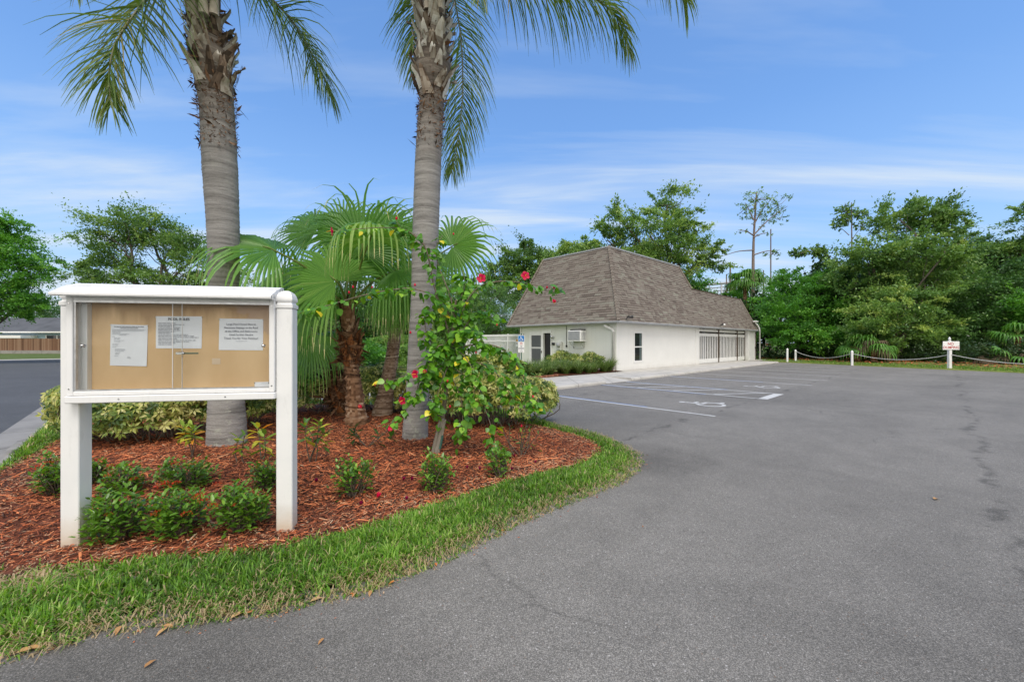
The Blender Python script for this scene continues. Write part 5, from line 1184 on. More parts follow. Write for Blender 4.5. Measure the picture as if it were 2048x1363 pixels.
stL=[(w(392,40,-.2),w(372,-60,-.3),.085),(w(408,30,-.25),w(400,-80,-.28),.095),(w(428,30,-.2),w(430,-70,-.25),.085),(w(400,20,.2),w(400,-100,.2),.09)]
queen('queen palm with thick grey ringed trunk rising behind the notice board','x' and [(455,884,88),(452,760,70),(448,600,64),(447,472,67),(440,330,74),(434,220,72),(426,150,82),(419,90,80),(408,40,62),(400,-10,54),(394,-90,46)],41,frL,YL,(CAM_H+(685-195)/FOC*YL,CAM_H+(685+10)/FOC*YL),top,(.05,.75),stL)
YR=float(Gb(829,874)[1]); w=lambda px,py,d=0:W(px,py,YR+d)
top=w(868,-130)
frR=[([top,w(930,-115,-.2),w(1010,-65,-.4),w(1100,-38,-.5),w(1185,-6,-.55),w(1238,42,-.55),w(1260,100,-.55)],dict(Lm=1.05,n=190,hang=1.7,tb=.5,wdt=.018)),
 ([top,w(960,-200,-.6),w(1120,-190,-1.1),w(1260,-120,-1.4),w(1340,-60,-1.5),w(1375,0,-1.5)],dict(Lm=1.1,n=170,hang=1.7,tb=.5,wdt=.018)),
 ([top,w(885,-100,.7),w(905,-20,1.3),w(922,80,1.6),w(925,190,1.75),w(914,290,1.8),w(903,345,1.8)],dict(Lm=1.2,n=180,hang=1.4,tb=.4,wdt=.018)),
 ([top,w(850,-90,.5),w(842,0,.9),w(836,80,1.1),w(832,150,1.2)],dict(Lm=1.0,n=130,hang=1.3,tb=.4,wdt=.018)),
 ([top,w(830,-190,-.3),w(780,-180,-.7),w(745,-110,-.9),w(735,-50,-.95)],dict(Lm=.8,n=110,hang=1.6,tb=.45)),
 ([top,w(900,-150,-.7),w(935,-110,-1.3),w(955,-50,-1.6),w(960,-10,-1.7)],dict(Lm=.75,n=100,hang=1.5,tb=.45)),
 ([top,w(870,-260,-.6),w(860,-320,-1.5),w(840,-280,-2.4)],dict(Lm=.8,n=70)),
 ([top,w(900,-260,.8),w(930,-290,1.8),w(960,-220,2.6)],dict(Lm=.8,n=70)),
 ([top,w(800,-260,.8),w(720,-270,1.4),w(650,-200,1.9)],dict(Lm=.8,n=70))]
stR=[(w(855,20,-.2),w(848,-90,-.25),.08),(w(880,20,-.22),w(885,-90,-.25),.085),(w(868,-10,-.25),w(868,-110,-.25),.09)]
queen('queen palm with slimmer pale trunk and ragged white leaf bases beside the hibiscus','y' and [(829,874,54),(834,800,46),(838,700,44),(845,600,46),(850,497,52),(856,334,53),(861,240,50),(864,195,48),(865,140,72),(866,90,66),(865,30,56),(866,-30,52),(868,-90,44)],42,frR,YR,(CAM_H+(685-205)/FOC*YR,CAM_H+(685+5)/FOC*YR),top,(.3,1.0),stR,.13)

# chinese fan palms ---------------------------------------------------
rg=np.random.default_rng(51)
bA=Gb(715,847); YA=bA[1]; w=lambda px,py,d=0:W(px,py,YA+d)
fA=thing('fan_palm','tall fan palm with brown ridged trunk and drooping leaf tips behind the notice board','palm tree',bA)
trA=[bA-V3(0,0,.1),w(708,770),w(702,720),w(699,680),w(696,640),w(694,615)]
m=MB(); ringed(m,trA,[.195,.125,.11,.11,.105,.095],24,.075,.11,rg); m.build('trunk',MAT['fanbark'],fA)
C=lambda z:(np.interp(z,[p[2] for p in trA],[p[0] for p in trA]),YA,z)
zk=w(0,720)[2]; m=MB(); boots(m,C,(.12,.145),zk-.12,zk+.33,40,rg,.24,.13,.055,(.1,1.0)); m.build('leaf_bases',MAT['orangeboot'],fA)
m=MB(); boots(m,C,(.115,.10),zk+.45,zk+.95,22,rg,.24,.12,.03,(.2,.9)); fibres(m,C,(.13,.165,.13),zk-.05,zk+.5,420,rg,.11); m.build('fibre',MAT['fanbark'],fA)
topA=w(696,618)
cam_n=V3(0,-1,.15)
LA=[(w(673,562,-.55),(-.72,0,.62),(.35,-1,.35),1.16,dict(tb=.55,droop=.5,curv=.05,span=262)),
 (w(548,500,-1.0),(-.86,-.5,.26),(.1,-.6,1),1.25,dict(tb=.44,droop=.7,span=220,curv=.18)),
 (w(590,545,.1),(-.95,.0,-.15),(0,-.6,.8),1.15,dict(tb=.35,droop=.9,span=260,curv=.15)),
 (w(724,500,-.35),(.02,-.15,1),(.0,-1,.25),1.1,dict(tb=.4,droop=.55,span=280,curv=.10)),
 (w(688,470,.25),(-.28,.25,1),(0,-1,.3),1.05,dict(tb=.38,droop=.5,span=250,curv=.06)),
 (w(762,478,.1),(.45,.1,.9),(-.1,-1,.35),1.08,dict(tb=.4,droop=.55,span=260,curv=.1)),
 (w(742,474,-.75),(.15,-1,.35),(0,-.3,1),.98,dict(tb=.6,droop=1.0,span=260,curv=.25,tipcol=.92)),
 (w(790,540,-.2),(.9,-.1,.25),(0,-.6,1),1.05,dict(tb=.42,droop=.9,span=260,curv=.2)),
 (w(632,462,.5),(-.75,.35,.65),(0,-.8,.6),1.1,dict(tb=.35,droop=.6,span=250,curv=.1)),
 (w(700,520,.75),(0,1,.5),(0,-.5,1),1.1,dict(tb=.3,droop=.7,span=280)),
 (w(775,585,.0),(.7,-.1,-.6),(.2,-1,-.1),.68,dict(tb=.45,droop=.8,span=240,tipcol=.8,curv=.05)),
 (w(604,592,-.35),(.5,-.3,-.8),(-.35,-1,-.1),.8,dict(tb=.5,droop=.5,span=230,tipcol=.7)),
 (w(720,540,-.1),(.3,-.2,.9),(.2,-1,.1),.8,dict(tb=.55,droop=.35,span=200))]
fan_crown(fA,LA,topA,rg)
bB=Gb(762,829); YB=bB[1]; w=lambda px,py,d=0:W(px,py,YB+d)
fB=thing('fan_palm','leaning fan palm with smooth brown trunk standing behind the ridged one','palm tree',bB)
trB=[bB-V3(0,0,.1),w(772,780),w(783,720),w(790,670),w(796,620),w(800,585)]
m=MB(); ringed(m,trB,[.205,.145,.125,.115,.105,.1],24,.05,.045,rg); m.build('trunk',MAT['fanpale'],fB)
C2=lambda z:(np.interp(z,[p[2] for p in trB],[p[0] for p in trB]),YB,z)
m=MB(); fibres(m,C2,(.13,.15,.13),w(0,650)[2],w(0,590)[2],200,rg,.16); m.build('fibre',MAT['fanbark'],fB)
LBv=[(w(905,492,-.1),(.95,-.1,.42),(-.25,-1,.25),1.02,dict(tb=.52,droop=.5,span=290,curv=.05,nseg=38)),
 (w(845,560,-.4),(1,-.2,-.05),(0,-.7,.8),.95,dict(tb=.42,droop=.6,span=230)),
 (w(780,604,-.2),(.1,-.3,-1),(0,-1,-.2),.6,dict(tb=.5,droop=.7,span=210,tipcol=.85)),
 (w(800,480,.4),(0,.4,1),(0,-1,.4),1.05,dict(tb=.35,droop=.5,span=260)),
 (w(850,520,.6),(.8,.5,.4),(0,-.7,.7),1.05,dict(tb=.32,droop=.7,span=260)),
 (w(740,520,.6),(-.7,.5,.4),(0,-.7,.7),1.05,dict(tb=.3,droop=.7,span=260)),
 (w(828,606,-.3),(.45,-.3,-.8),(.2,-1,-.1),.72,dict(tb=.5,droop=.7,span=210,tipcol=.88)),
 (w(790,540,.9),(.1,1,.3),(0,-.4,1),1.0,dict(tb=.3))]
fan_crown(fB,LBv,w(800,590),rg)
bC=Gb(694,836); YC=bC[1]+.35; bC=V3((688-CX)/FOC*YC,YC,float(H(-2.9,YC))); w=lambda px,py,d=0:W(px,py,YC+d)
fC=thing('fan_palm','short stubby fan palm with bulging shaggy trunk left of the ridged one','palm tree',bC)
trC=[bC-V3(0,0,.1),w(684,800),w(680,775),w(677,755),w(675,740)]
C3=lambda z:(np.interp(z,[p[2] for p in trC],[p[0] for p in trC]),YC,z)
m=MB(); ringed(m,trC,[.13,.17,.22,.2,.13],22,.05,.08,rg); m.build('trunk',MAT['fanbark'],fC)
m=MB(); boots(m,C3,(.15,.2),w(0,822)[2],w(0,790)[2],18,rg,.3,.17,.06,(.1,.9)); m.build('leaf_bases',MAT['orangeboot'],fC)
m=MB(); boots(m,C3,(.2,.16),w(0,790)[2],w(0,752)[2],24,rg,.22,.16,.05,(.05,.6)); fibres(m,C3,(.17,.23,.16),w(0,815)[2],w(0,742)[2],520,rg,.15); m.build('fibre',MAT['fanbark'],fC)
LC=[(w(625,668,-.3),(-.6,-.3,-.7),(-.2,-1,.2),1.0,dict(tb=.45,droop=.7,span=240,tipcol=.75)),
 (w(672,640,.1),(-.1,-.2,1),(0,-1,.1),.75,dict(tb=.42,droop=.3,span=120,nseg=20)),
 (w(610,715,-.2),(-1,-.3,.05),(0,-.4,1),.7,dict(tb=.4,droop=.5,span=200)),
 (w(640,690,.4),(-.8,.4,.2),(0,-.7,.7),1.0,dict(tb=.35,droop=.7,span=260)),
 (w(650,620,.5),(-.3,.4,.8),(0,-.9,.4),1.0,dict(tb=.34,droop=.6,span=260)),
 (w(605,640,.5),(-.9,.3,.0),(0,-.9,.5),.95,dict(tb=.34,droop=.8,span=250))]
fan_crown(fC,LC,w(675,738),rg)
# cabbage palm and saw palmettos at the wood's edge
def small_palm(name,label,base,h,R,n,seed,nseg=20,mat='fan',tr=.16,dead=0):
    rg=np.random.default_rng(seed); t=thing(name,label,'palm tree' if h>2 else 'palmetto',base)
    if h>.6: m=MB(); ringed(m,[base,base+V3(0,0,h*.5),base+V3(0,0,h)],[tr*1.2,tr,tr*1.1],12,.12,.1,rg); m.build('trunk',MAT['fanbark'],t)
    top=np.array(base)+V3(0,0,max(h,.1))
    for i in range(n):
        a=i*2.4+rg.normal(0,.2); el=rg.uniform(-.35,1.2); d=V3(math.cos(a)*math.cos(el),math.sin(a)*math.cos(el),math.sin(el)); hub=top+d*R*.75
        isd=i<dead; m=MB(); fan_leaf(m,hub,nrm(d+V3(0,0,-.9 if isd else -.12)),V3(0,0,1)+d*.2,R,rg,nseg=nseg,span=250,droop=.9 if not isd else 1.4,tb=.35,tipcol=.6 if not isd else .5)
        lf=m.build('fan_leaf',MAT['deadfrond' if isd else mat],t); p=MB(); p.tube([top,hub],[.02,.012],4); p.build('petiole',MAT['petiole'],lf)
    return t
small_palm('cabbage_palm','shaggy cabbage palm beside the bare trunked tree beyond the office',Gx(1490,45.5),8.4,1.5,22,61,dead=2)
small_palm('saw_palmetto','saw palmetto with hanging dead fronds at the foot of the wood near the lone post',Gx(1748,29.5,.2),.9,.9,18,62,16,dead=5)
small_palm('saw_palmetto','smaller green saw palmetto just left of the one with dead fronds',Gx(1715,30.5,.2),1.0,.9,13,63,16)
small_palm('saw_palmetto','young palm with spiky upright fronds in the wood at the right edge',Gx(2035,27.5,.2),1.9,.95,14,64,16)
small_palm('saw_palmetto','dried tan palmetto lying in the shade right of the no dumping sign',Gx(1985,26,.15),.3,.75,7,65,14,dead=7)
small_palm('saw_palmetto','saw palmetto with pale drooping fronds low at the far right',Gx(2024,25.5,.2),.5,.8,9,66,14,dead=4)

# ------------------------------------------------------------------ woodland floor and backdrop
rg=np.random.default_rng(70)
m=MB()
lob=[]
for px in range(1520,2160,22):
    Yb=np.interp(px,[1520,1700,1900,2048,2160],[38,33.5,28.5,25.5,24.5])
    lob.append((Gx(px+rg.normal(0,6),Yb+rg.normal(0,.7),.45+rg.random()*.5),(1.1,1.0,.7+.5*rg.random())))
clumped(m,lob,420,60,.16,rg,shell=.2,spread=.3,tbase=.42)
tag(m.build('undergrowth',MAT['shadeleaf']),kind='stuff')
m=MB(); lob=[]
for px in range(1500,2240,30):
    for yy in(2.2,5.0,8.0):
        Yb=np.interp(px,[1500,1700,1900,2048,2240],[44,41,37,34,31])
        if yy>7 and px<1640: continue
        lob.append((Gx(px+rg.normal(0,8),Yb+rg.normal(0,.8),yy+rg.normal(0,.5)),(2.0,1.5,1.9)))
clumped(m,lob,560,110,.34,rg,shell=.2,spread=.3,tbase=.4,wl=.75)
tag(m.build('woodland',MAT['shadeleaf']),kind='stuff')
m=MB(); lob=[]
for px in range(-260,1420,60):
    Yb=60+12*math.sin(px*.013); lob.append((Gx(px,Yb,2.2+rg.random()*1.4),(4.5,2.5,3.0)))
lob=[l for l in lob if not(-95<l[0][0]<-52)]
clumped(m,lob,420,110,.5,rg,shell=.2,spread=.3,tbase=.45,wl=.75)
tag(m.build('distant_trees',MAT['darkleaf']),kind='stuff')
# leaf litter and low weeds where the strip meets the wood
k=5000; f=rg.random(k); w_=rg.uniform(2.2,6,k); P=e0+(e1-e0)*f[:,None]+nn[None]*w_[:,None]; P[:,2]=.09+.03*w_
m=MB(); m.scatter(RH[0],RH[1],P,np.c_[rg.normal(size=(k,2)),rg.normal(0,.2,k)],np.c_[rg.normal(0,.4,(k,2)),np.ones(k)],np.stack([rg.uniform(.08,.2,k)]*3,-1)*np.array([1,.4,1]),rg.random(k)*.6); tag(m.build('leaf_litter',MAT['chip']),kind='stuff')

# ------------------------------------------------------------------ hedges
def palmate(mb,P,N,size,rg,tint,k=7):
    """umbrella-shaped leaflet whorls"""
    n=len(P); N=nrm(N); ref=np.where(np.abs(N[:,2:3])<.9,np.array([[0,0,1.]]),np.array([[1.,0,0]])); A=nrm(np.cross(N,ref)); Bv=np.cross(N,A)
    a0=rg.uniform(0,6.28,n)
    for j in range(k):
        a=a0+j*2*np.pi/k+rg.normal(0,.12,n); d=A*np.cos(a)[:,None]+Bv*np.sin(a)[:,None]-N*rg.uniform(.05,.55,n)[:,None]
        s=size*rg.uniform(.75,1.15,n); mb.scatter(FOLD[0],FOLD[1],P+d*(.12*s)[:,None],d,N+rg.normal(0,.15,(n,3)),np.stack([s,s*.42,s],-1),np.clip(tint+rg.normal(0,.1,n),0,1))
def hedge(label,path,wid,h,n,seed,mat='varleaf',size=.075,tb=.5,tv=.25,name='hedge',stems=60,zmin=.12,group=None,bumpy=.12,round_=.6,k=7,low=-.12):
    """path: world ground points of the hedge's centre line"""
    rg=np.random.default_rng(seed); P=smooth_path(path,40); t=thing(name,label,'hedge',P[len(P)//2],0,group)
    L=np.concatenate([[0],np.cumsum(np.linalg.norm(np.diff(P,axis=0),axis=1))]); u=rg.random(n)*L[-1]
    c=np.stack([np.interp(u,L,P[:,i]) for i in range(3)],-1); tg=nrm(np.stack([np.interp(np.minimum(u+.05,L[-1]),L,P[:,i])-np.interp(np.maximum(u-.05,0),L,P[:,i]) for i in range(3)],-1)); sd_=np.cross(tg,V3(0,0,1))
    th=rg.uniform(-1.75,1.75,n); e=2/2.6; ct,st=np.cos(th),np.sin(th)
    xx=np.sign(st)*np.abs(st)**round_*wid/2; zz=np.sign(ct)*np.abs(ct)**round_
    hh=h*(1+bumpy*np.sin(u*3.1+seed)+bumpy*.7*np.sin(u*7.3+1.3)); endf=np.minimum(u,L[-1]-u); sh=np.clip(.55+.45*np.sqrt(np.clip(endf/(wid*.5),0,1)),0,1)
    dep=1-.42*rg.random(n)**2.2
    cz=hh*.5; pos=c+sd_*(xx*dep*sh*(1+bumpy*np.sin(u*5+2)))[:,None]; pos[:,2]=c[:,2]+np.maximum(zmin*rg.uniform(.6,1.5,n),cz+zz*cz*dep*sh+(1-sh)*0)
    nv=sd_*(np.sin(th))[:,None]+V3(0,0,1)*(np.maximum(np.cos(th),low)+.35)[:,None]+rg.normal(0,.35,(n,3)); pos+=rg.normal(0,.025,(n,3))
    tint=np.clip(tb+rg.normal(0,tv,n)+.10*np.sin(u*4+seed),0,1)
    m=MB(); palmate(m,pos,nv,size,rg,tint,k); m.build('foliage',MAT[mat],t)
    m=MB()
    for i in range(stems):
        uu=rg.random()*L[-1]; b=np.array([np.interp(uu,L,P[:,j]) for j in range(3)])+rg.normal(0,.06,3)*V3(1,1,0); j=rg.integers(0,n); j=int(np.argmin(np.abs(u-uu)+rg.random(n)*.5)); e_=pos[j]; md=(b+e_)/2+rg.normal(0,.1,3)+V3(0,0,-.05)
        m.tube(smooth_path([b-V3(0,0,.05),md,e_],7),np.linspace(.013,.005,7),5,cap=False)
    m.build('stems',MAT['hibbark'],t); return t
g=lambda px,py:Gb(px,py)
hedge('yellow and green variegated hedge behind the hibiscus at the tip of the island',[g(880,845),g(960,850),g(1040,846),g(1078,838)],1.35,.97,2300,81,tb=.66,tv=.24,size=.088,stems=70)
hedge('long variegated hedge behind the notice board running along the left side of the bed',[V3(-6.75,6.35,.1),V3(-5.95,6.0,.1),V3(-5.3,6.05,.12),V3(-4.85,6.55,.12),V3(-4.5,7.3,.12)],1.15,.80,2700,82,tb=.60,tv=.26,size=.092,stems=120)
hedge('darker variegated hedge closing the back of the bed behind the palms',[V3(-5.3,8.15,.1),V3(-4.0,8.25,.1),V3(-2.6,8.5,.1),V3(-1.0,8.2,.1)],1.05,.92,2600,83,tb=.6,tv=.28,size=.085,stems=90)
# clipped hedges and shrubs on the lawn
def clip(label,p0,p1,wid,h,n,seed,mat='hedgeleaf',tb=.5,size=.10,**kw): return hedge(label,[p0,p0*.67+p1*.33,p0*.33+p1*.67,p1],wid,h,n,seed,mat,size,tb,.18,stems=14,bumpy=.02,round_=.35,k=4,**kw)
clip('tall clipped box hedge with bright flat top behind the palms',Gx(735,23),Gx(885,24.5),1.4,1.98,2600,84,size=.15)
clip('lower clipped hedge stepping down in front of the tall box hedge',Gx(745,21),Gx(850,21.8),1.2,1.4,1900,85,size=.14,tb=.38)
def shrub_mass(label,px,Y,rpx,hm,mat,n,seed,name='shrub',leaf=.12,tb=.45,cat='shrub',per=60):
    f=Y/FOC; return tree(name,label,cat,Gx(px,Y,.03),[(Gx(px,Y,hm*.5),(rpx*f,rpx*f*.9,hm*.52))],.05,mat,leaf,n,per,seed,fork=.3,twigs=16,shell=.35,spread=.2,tbase=tb)
shrub_mass('rounded dark glossy shrub on the lawn between the fan palm trunks',735,14.5,48,1.55,'brightleaf',90,86,leaf=.11,tb=.36)
shrub_mass('dark shrub on the lawn behind the short stubby palm',640,16,60,1.5,'darkleaf',90,87)
shrub_mass('broad dark shrub on the lawn just right of the notice board post',575,17,50,1.9,'brightleaf',80,88,tb=.36)
shrub_mass('dark shrub on the lawn behind the slimmer queen palm',870,18.5,36,1.4,'darkleaf',60,89)
shrub_mass('yellow topped croton shrub in front of the picket gate',955,15.2,32,1.0,'varleaf',70,90,leaf=.13,tb=.5)
shrub_mass('yellow green shrub at the left end of the brick edging',1000,16.0,34,.98,'varleaf',70,91,leaf=.13,tb=.48)
shrub_mass('low mixed shrub beside the wheelchair sign',1030,17.0,24,.8,'varleaf',55,92,leaf=.13,tb=.36)
hedge('low yellow green hedge under the window air conditioner',[B(-1.2,3.6,.12),B(-1.05,2.4,.12),B(-.95,1.2,.12),B(-.75,.35,.12)],.95,.85,900,93,mat='varleaf',size=.13,tb=.48,stems=14,k=5)
def liriope_mesh(seed,n=340,L=.62):
    rg=np.random.default_rng(seed); a=rg.uniform(0,6.28,n); r=.13*np.sqrt(rg.random(n)); P=np.stack([r*np.cos(a),r*np.sin(a),np.zeros(n)],-1)
    return blades(P,L*rg.uniform(.6,1.15,n),rg.uniform(.012,.02,n),rg.uniform(.3,1.15,n),a+rg.normal(0,.5,n),np.clip(rg.normal(.45,.24,n),0,1),4)
lp=[(-6.9,.15),(-6.1,.25),(-5.3,.2),(-4.7,.35),(-6.5,.7),(-5.7,.75),(-4.9,.85),(-3.6,.35),(-3.0,.1),(-2.4,-.02),(-1.8,.1),(-1.2,-.05),(-.7,.05),(-3.3,.85),(-2.6,.75),(-1.9,.75),(-1.3,.6),(-4.2,1.2),(-3.4,1.5),(-2.6,1.5),(-5.0,1.5)]
proto=None
for i,(t_,s_) in enumerate(lp):
    P=B(t_,s_,.13)
    if proto is None:
        proto=thing('liriope_clump','arching green liriope clump in the bed beside the office door','grass clump',P,0,'liriope clumps beside the office'); mm=liriope_mesh(94); mm.build('blades',MAT['liriope'],proto,True)
    else: copy_thing(proto,P,rng.uniform(0,6.28),rng.uniform(.85,1.25))

# ------------------------------------------------------------------ ixora shrubs
def ixora(label,px,ptop,pbase,wpx,seed,n=420,flowers=(),leaf=.055,sparse=0.0,Yof=None):
    rg=np.random.default_rng(seed); b=Gb(px,pbase); Y=b[1]; f=Y/FOC; h=(pbase-ptop)*f; r=wpx*.5*f
    t=thing('ixora_shrub',label,'shrub',b); sm_=MB(); tips=[]
    ns=int(46 if not sparse else 24)
    for i in range(ns):
        a=rg.uniform(0,6.28); rr=math.sqrt(rg.random())*.82; e=b+V3(math.cos(a)*r*rr,math.sin(a)*r*.85*rr,h*rg.uniform(.42,1.0)*(1-.35*rr*rr)); tips.append(e)
        s=b+V3(rg.normal(0,.025),rg.normal(0,.025),-.03); md=s*.55+e*.45+V3(rg.normal(0,.03),rg.normal(0,.03),.02); sm_.tube(smooth_path([s,md,e],7),np.linspace(.0085,.003,7),5,cap=False)
    sm_.build('stems',MAT['twig'],t)
    tips=np.array(tips); per=max(6,int(n*1.35/len(tips))); idx=np.repeat(np.arange(len(tips)),per); m=len(idx); j=rg.random(m)
    base=tips[idx]+rg.normal(0,.026,(m,3))-V3(0,0,1)*(j**1.5*.13*h/.3)[:,None]
    a=rg.uniform(0,6.28,m); A=np.stack([np.cos(a),np.sin(a),rg.uniform(.1,1.7,m)*(1-j*.75)],-1); N=np.stack([-np.cos(a)*.5,-np.sin(a)*.5,np.ones(m)],-1)+rg.normal(0,.25,(m,3))
    S=leaf*rg.uniform(.65,1.2,m); q=MB(); q.scatter(OVAL[0],OVAL[1],base,A,N,np.stack([S,S*.46,S],-1),np.clip(.42+.10*(1-j)+rg.normal(0,.17,m),0,1),True); q.build('foliage',MAT['ixleaf'],t)
    for fx,fy,sz in flowers:
        c=W(fx,fy,Y-r*.55); fm=MB(); k=46; d=rand_dirs(k,rg); d[:,2]=np.abs(d[:,2]); P=c+d*np.array([.036,.036,.02])*sz; s=.016*sz*rg.uniform(.7,1.2,k); fm.scatter(RH[0],RH[1],P,nrm(d+rg.normal(0,.8,(k,3))),d+rg.normal(0,.3,(k,3)),np.stack([s,s*.5,s],-1),rg.random(k)); fm.build('flower_cluster',MAT['ixflower'],t)
    return t
ixora('ixora bush half hidden behind the left post of the notice board',118,900,985,90,101,520,[(74,937,1.2),(98,925,.7)])
ixora('small ixora tuft with an orange bloom right of the left post',190,918,962,46,102,200,[(190,921,.9)])
ixora('low ixora in the second row behind the left foreground bush',243,925,985,84,103,420,[(222,932,.8),(214,952,.7),(268,958,.8)])
ixora('rounded green ixora in the front row nearest the left post',238,975,1076,118,104,760,[(218,1028,.6),(200,1057,.5)])
ixora('ixora with a bright red bloom on top in the middle of the front row',360,965,1066,116,105,720,[(328,971,1.3),(396,993,1.0),(372,1028,.9),(313,1027,.9),(353,965,.6)])
ixora('ixora nearest the right post in the front row',478,962,1060,120,106,720,[(424,1014,1.1),(434,968,.7),(405,1002,.9),(470,1010,.5)])
ixora('dense dark green ixora alone in the second row under the pinboard',378,915,972,120,107,560,[(350,927,.8)])
ixora('small ixora partly hidden behind the right post',535,918,975,66,108,360)
ixora('open branching ixora right of the notice board',708,912,992,96,109,360,[(742,940,.4)],sparse=1)
ixora('clipped square ixora in front of the hibiscus stake',873,903,980,76,110,420)
ixora('thin leaning ixora with scarlet specks right of the hibiscus stake',998,886,952,52,111,240,[(987,892,.5),(978,938,.6)],sparse=1)
# crotons
def croton(label,px,ptop,pbase,seed,stems,leafn=12,L=.15,pal=(.35,.95),dx=26,name='croton'):
    rg=np.random.default_rng(seed); b=Gb(px,pbase); Y=b[1]; f=Y/FOC; h=(pbase-ptop)*f; t=thing(name,label,'croton plant',b); sm_=MB(); q=MB()
    for k in range(stems):
        e=b+V3((rg.uniform(-1,1) if stems>1 else .1)*dx*f,rg.normal(0,.06),h*rg.uniform(.55,.95)); s=b+V3(rg.normal(0,.03),0,-.03); P=smooth_path([s,(s+e)/2+V3(rg.normal(0,.03),0,-.02),e],8); sm_.tube(P,np.linspace(.009,.005,8),5,.5,False)
        m=leafn+rg.integers(-3,4); a=np.arange(m)*2.4+rg.random(); dn=np.linspace(-.55,1.0,m); A=np.stack([np.cos(a),np.sin(a),dn],-1); base=e-V3(0,0,1)*(np.linspace(.12,0,m)*h/.3)[:,None]
        S=L*rg.uniform(.7,1.15,m); q.scatter(OVAL[0],OVAL[1],base,A,np.stack([-np.cos(a)*.6,-np.sin(a)*.6,np.ones(m)],-1)+rg.normal(0,.25,(m,3)),np.stack([S,S*.34,S*1.2],-1),rg.uniform(*pal,m),True)
    sm_.build('stems',MAT['twig'],t); q.build('leaves',MAT['croton'],t); return t
croton('croton with yellow and orange leaves in front of the variegated hedge',385,848,912,121,3,13,.14,(.38,.86),22)
croton('thin croton with dark crown left of the thick palm base',482,845,925,122,2,10,.14,(.2,.75),16)
croton('croton with broad green leaves and red tips right of the thick palm base',523,838,922,123,2,9,.18,(.38,.9),22)
croton('leggy croton with pale stems right of the notice board post',622,838,925,124,4,10,.15,(.1,.74),34)
croton('dark purple croton in front of the ridged fan palm',735,852,893,125,4,9,.13,(0,.2),42)
croton('bare many stemmed twiggy shrub at the right end of the bed',1040,835,912,126,9,4,.08,(.3,.6),42,name='twiggy_shrub')
# ------------------------------------------------------------------ hibiscus and its stake
rg=np.random.default_rng(131)
hb=Gb(868,905); YH=hb[1]; w=lambda px,py,d=0:W(px,py,YH+d)
st=thing('wooden_stake','split grey wooden stake with green tape propping the hibiscus','stake',hb)
m=MB()
a=hb+V3(0,.0,-.1); b=w(886,838); 
for o,r in((V3(-.035,0,0),.028),(V3(.02,-.01,0),.036)): m.tube([a+o,(a+b)/2+o,b+o*.8],[r,r*.95,r*.9],6,smooth=False)
m.build('timber',MAT['wood'],st); m=MB(); p=a+(b-a)*.30; q_=a+(b-a)*.62; o=V3(.042,-.022,0); m.tube([p+o,q_+o],[.022,.02],6); m.build('tape',MAT['greenpost'],st)
hi=thing('hibiscus_bush','tall arching hibiscus with red flowers between the palms and the pavement','hibiscus',hb+V3(.05,.08,0))
BR=[]; stem=MB()
def hbr(pts,r0,r1,lf,dz=None):
    P=smooth_path([w(x,y,d) for x,y,d in pts],26); stem.tube(P,np.linspace(r0,r1,26),6,cap=False); BR.append((P,lf)); return P
hbr([(868,905,.06),(884,840,.05),(893,770,.02),(900,700,0),(908,640,0),(912,600,0)],.038,.016,50)
hbr([(905,690,0),(890,640,-.05),(868,570,-.1),(858,520,-.12),(848,490,-.15),(828,468,-.18)],.014,.008,75)
hbr([(850,492,-.15),(812,460,-.2),(760,455,-.25),(715,458,-.3),(672,461,-.33)],.008,.003,26)
hbr([(820,468,-.18),(800,452,-.2),(792,440,-.2)],.005,.003,14)
hbr([(908,650,0),(880,600,-.1),(830,578,-.2),(780,580,-.28),(720,592,-.35),(650,612,-.4),(600,624,-.4)],.013,.003,95)
hbr([(910,640,0),(900,590,.1),(880,540,.15),(872,500,.15),(885,470,.15)],.012,.004,46)
hbr([(915,650,0),(935,600,-.05),(965,570,-.1),(1010,562,-.14),(1060,568,-.18),(1112,578,-.2)],.012,.003,88)
hbr([(905,700,0),(940,690,.0),(985,690,.02),(1020,710,.02),(1045,750,.0),(1058,790,-.03),(1068,815,-.05)],.014,.003,150)
hbr([(900,720,0),(930,720,-.1),(970,730,-.1),(1005,760,-.12),(1030,810,-.1)],.011,.003,120)
hbr([(895,760,0),(860,740,-.1),(840,760,-.15),(830,790,-.2),(812,800,-.22)],.01,.003,70)
hbr([(830,800,-.2),(800,830,-.25),(780,848,-.3)],.006,.003,20)
hbr([(898,740,0),(850,730,-.05),(800,755,-.15),(765,762,-.2)],.008,.003,40)
hbr([(910,640,0),(920,600,0),(930,570,.05),(925,540,.1)],.01,.003,60)
hbr([(900,710,0),(860,680,-.05),(850,640,-.1),(862,610,-.1)],.01,.003,90)
hbr([(905,690,0),(940,640,.05),(965,620,.1),(990,640,.1)],.01,.003,90)
hbr([(897,745,0),(920,790,-.08),(925,840,-.1),(915,880,-.12)],.01,.003,80)
hbr([(899,730,0),(950,770,-.05),(975,830,-.08),(990,880,-.1),(1000,905,-.1)],.009,.003,60)
hbr([(901,700,0),(880,690,-.15),(860,720,-.2),(850,770,-.2)],.009,.003,100)
hbr([(903,680,0),(920,660,-.15),(950,665,-.2),(975,700,-.2)],.009,.003,100)
hbr([(900,720,.0),(885,760,-.15),(870,800,-.2),(858,830,-.2)],.008,.003,70)
hbr([(903,690,0),(935,720,-.18),(950,760,-.2),(945,810,-.2)],.008,.003,90)
stem.build('stems',MAT['hibbark'],hi)
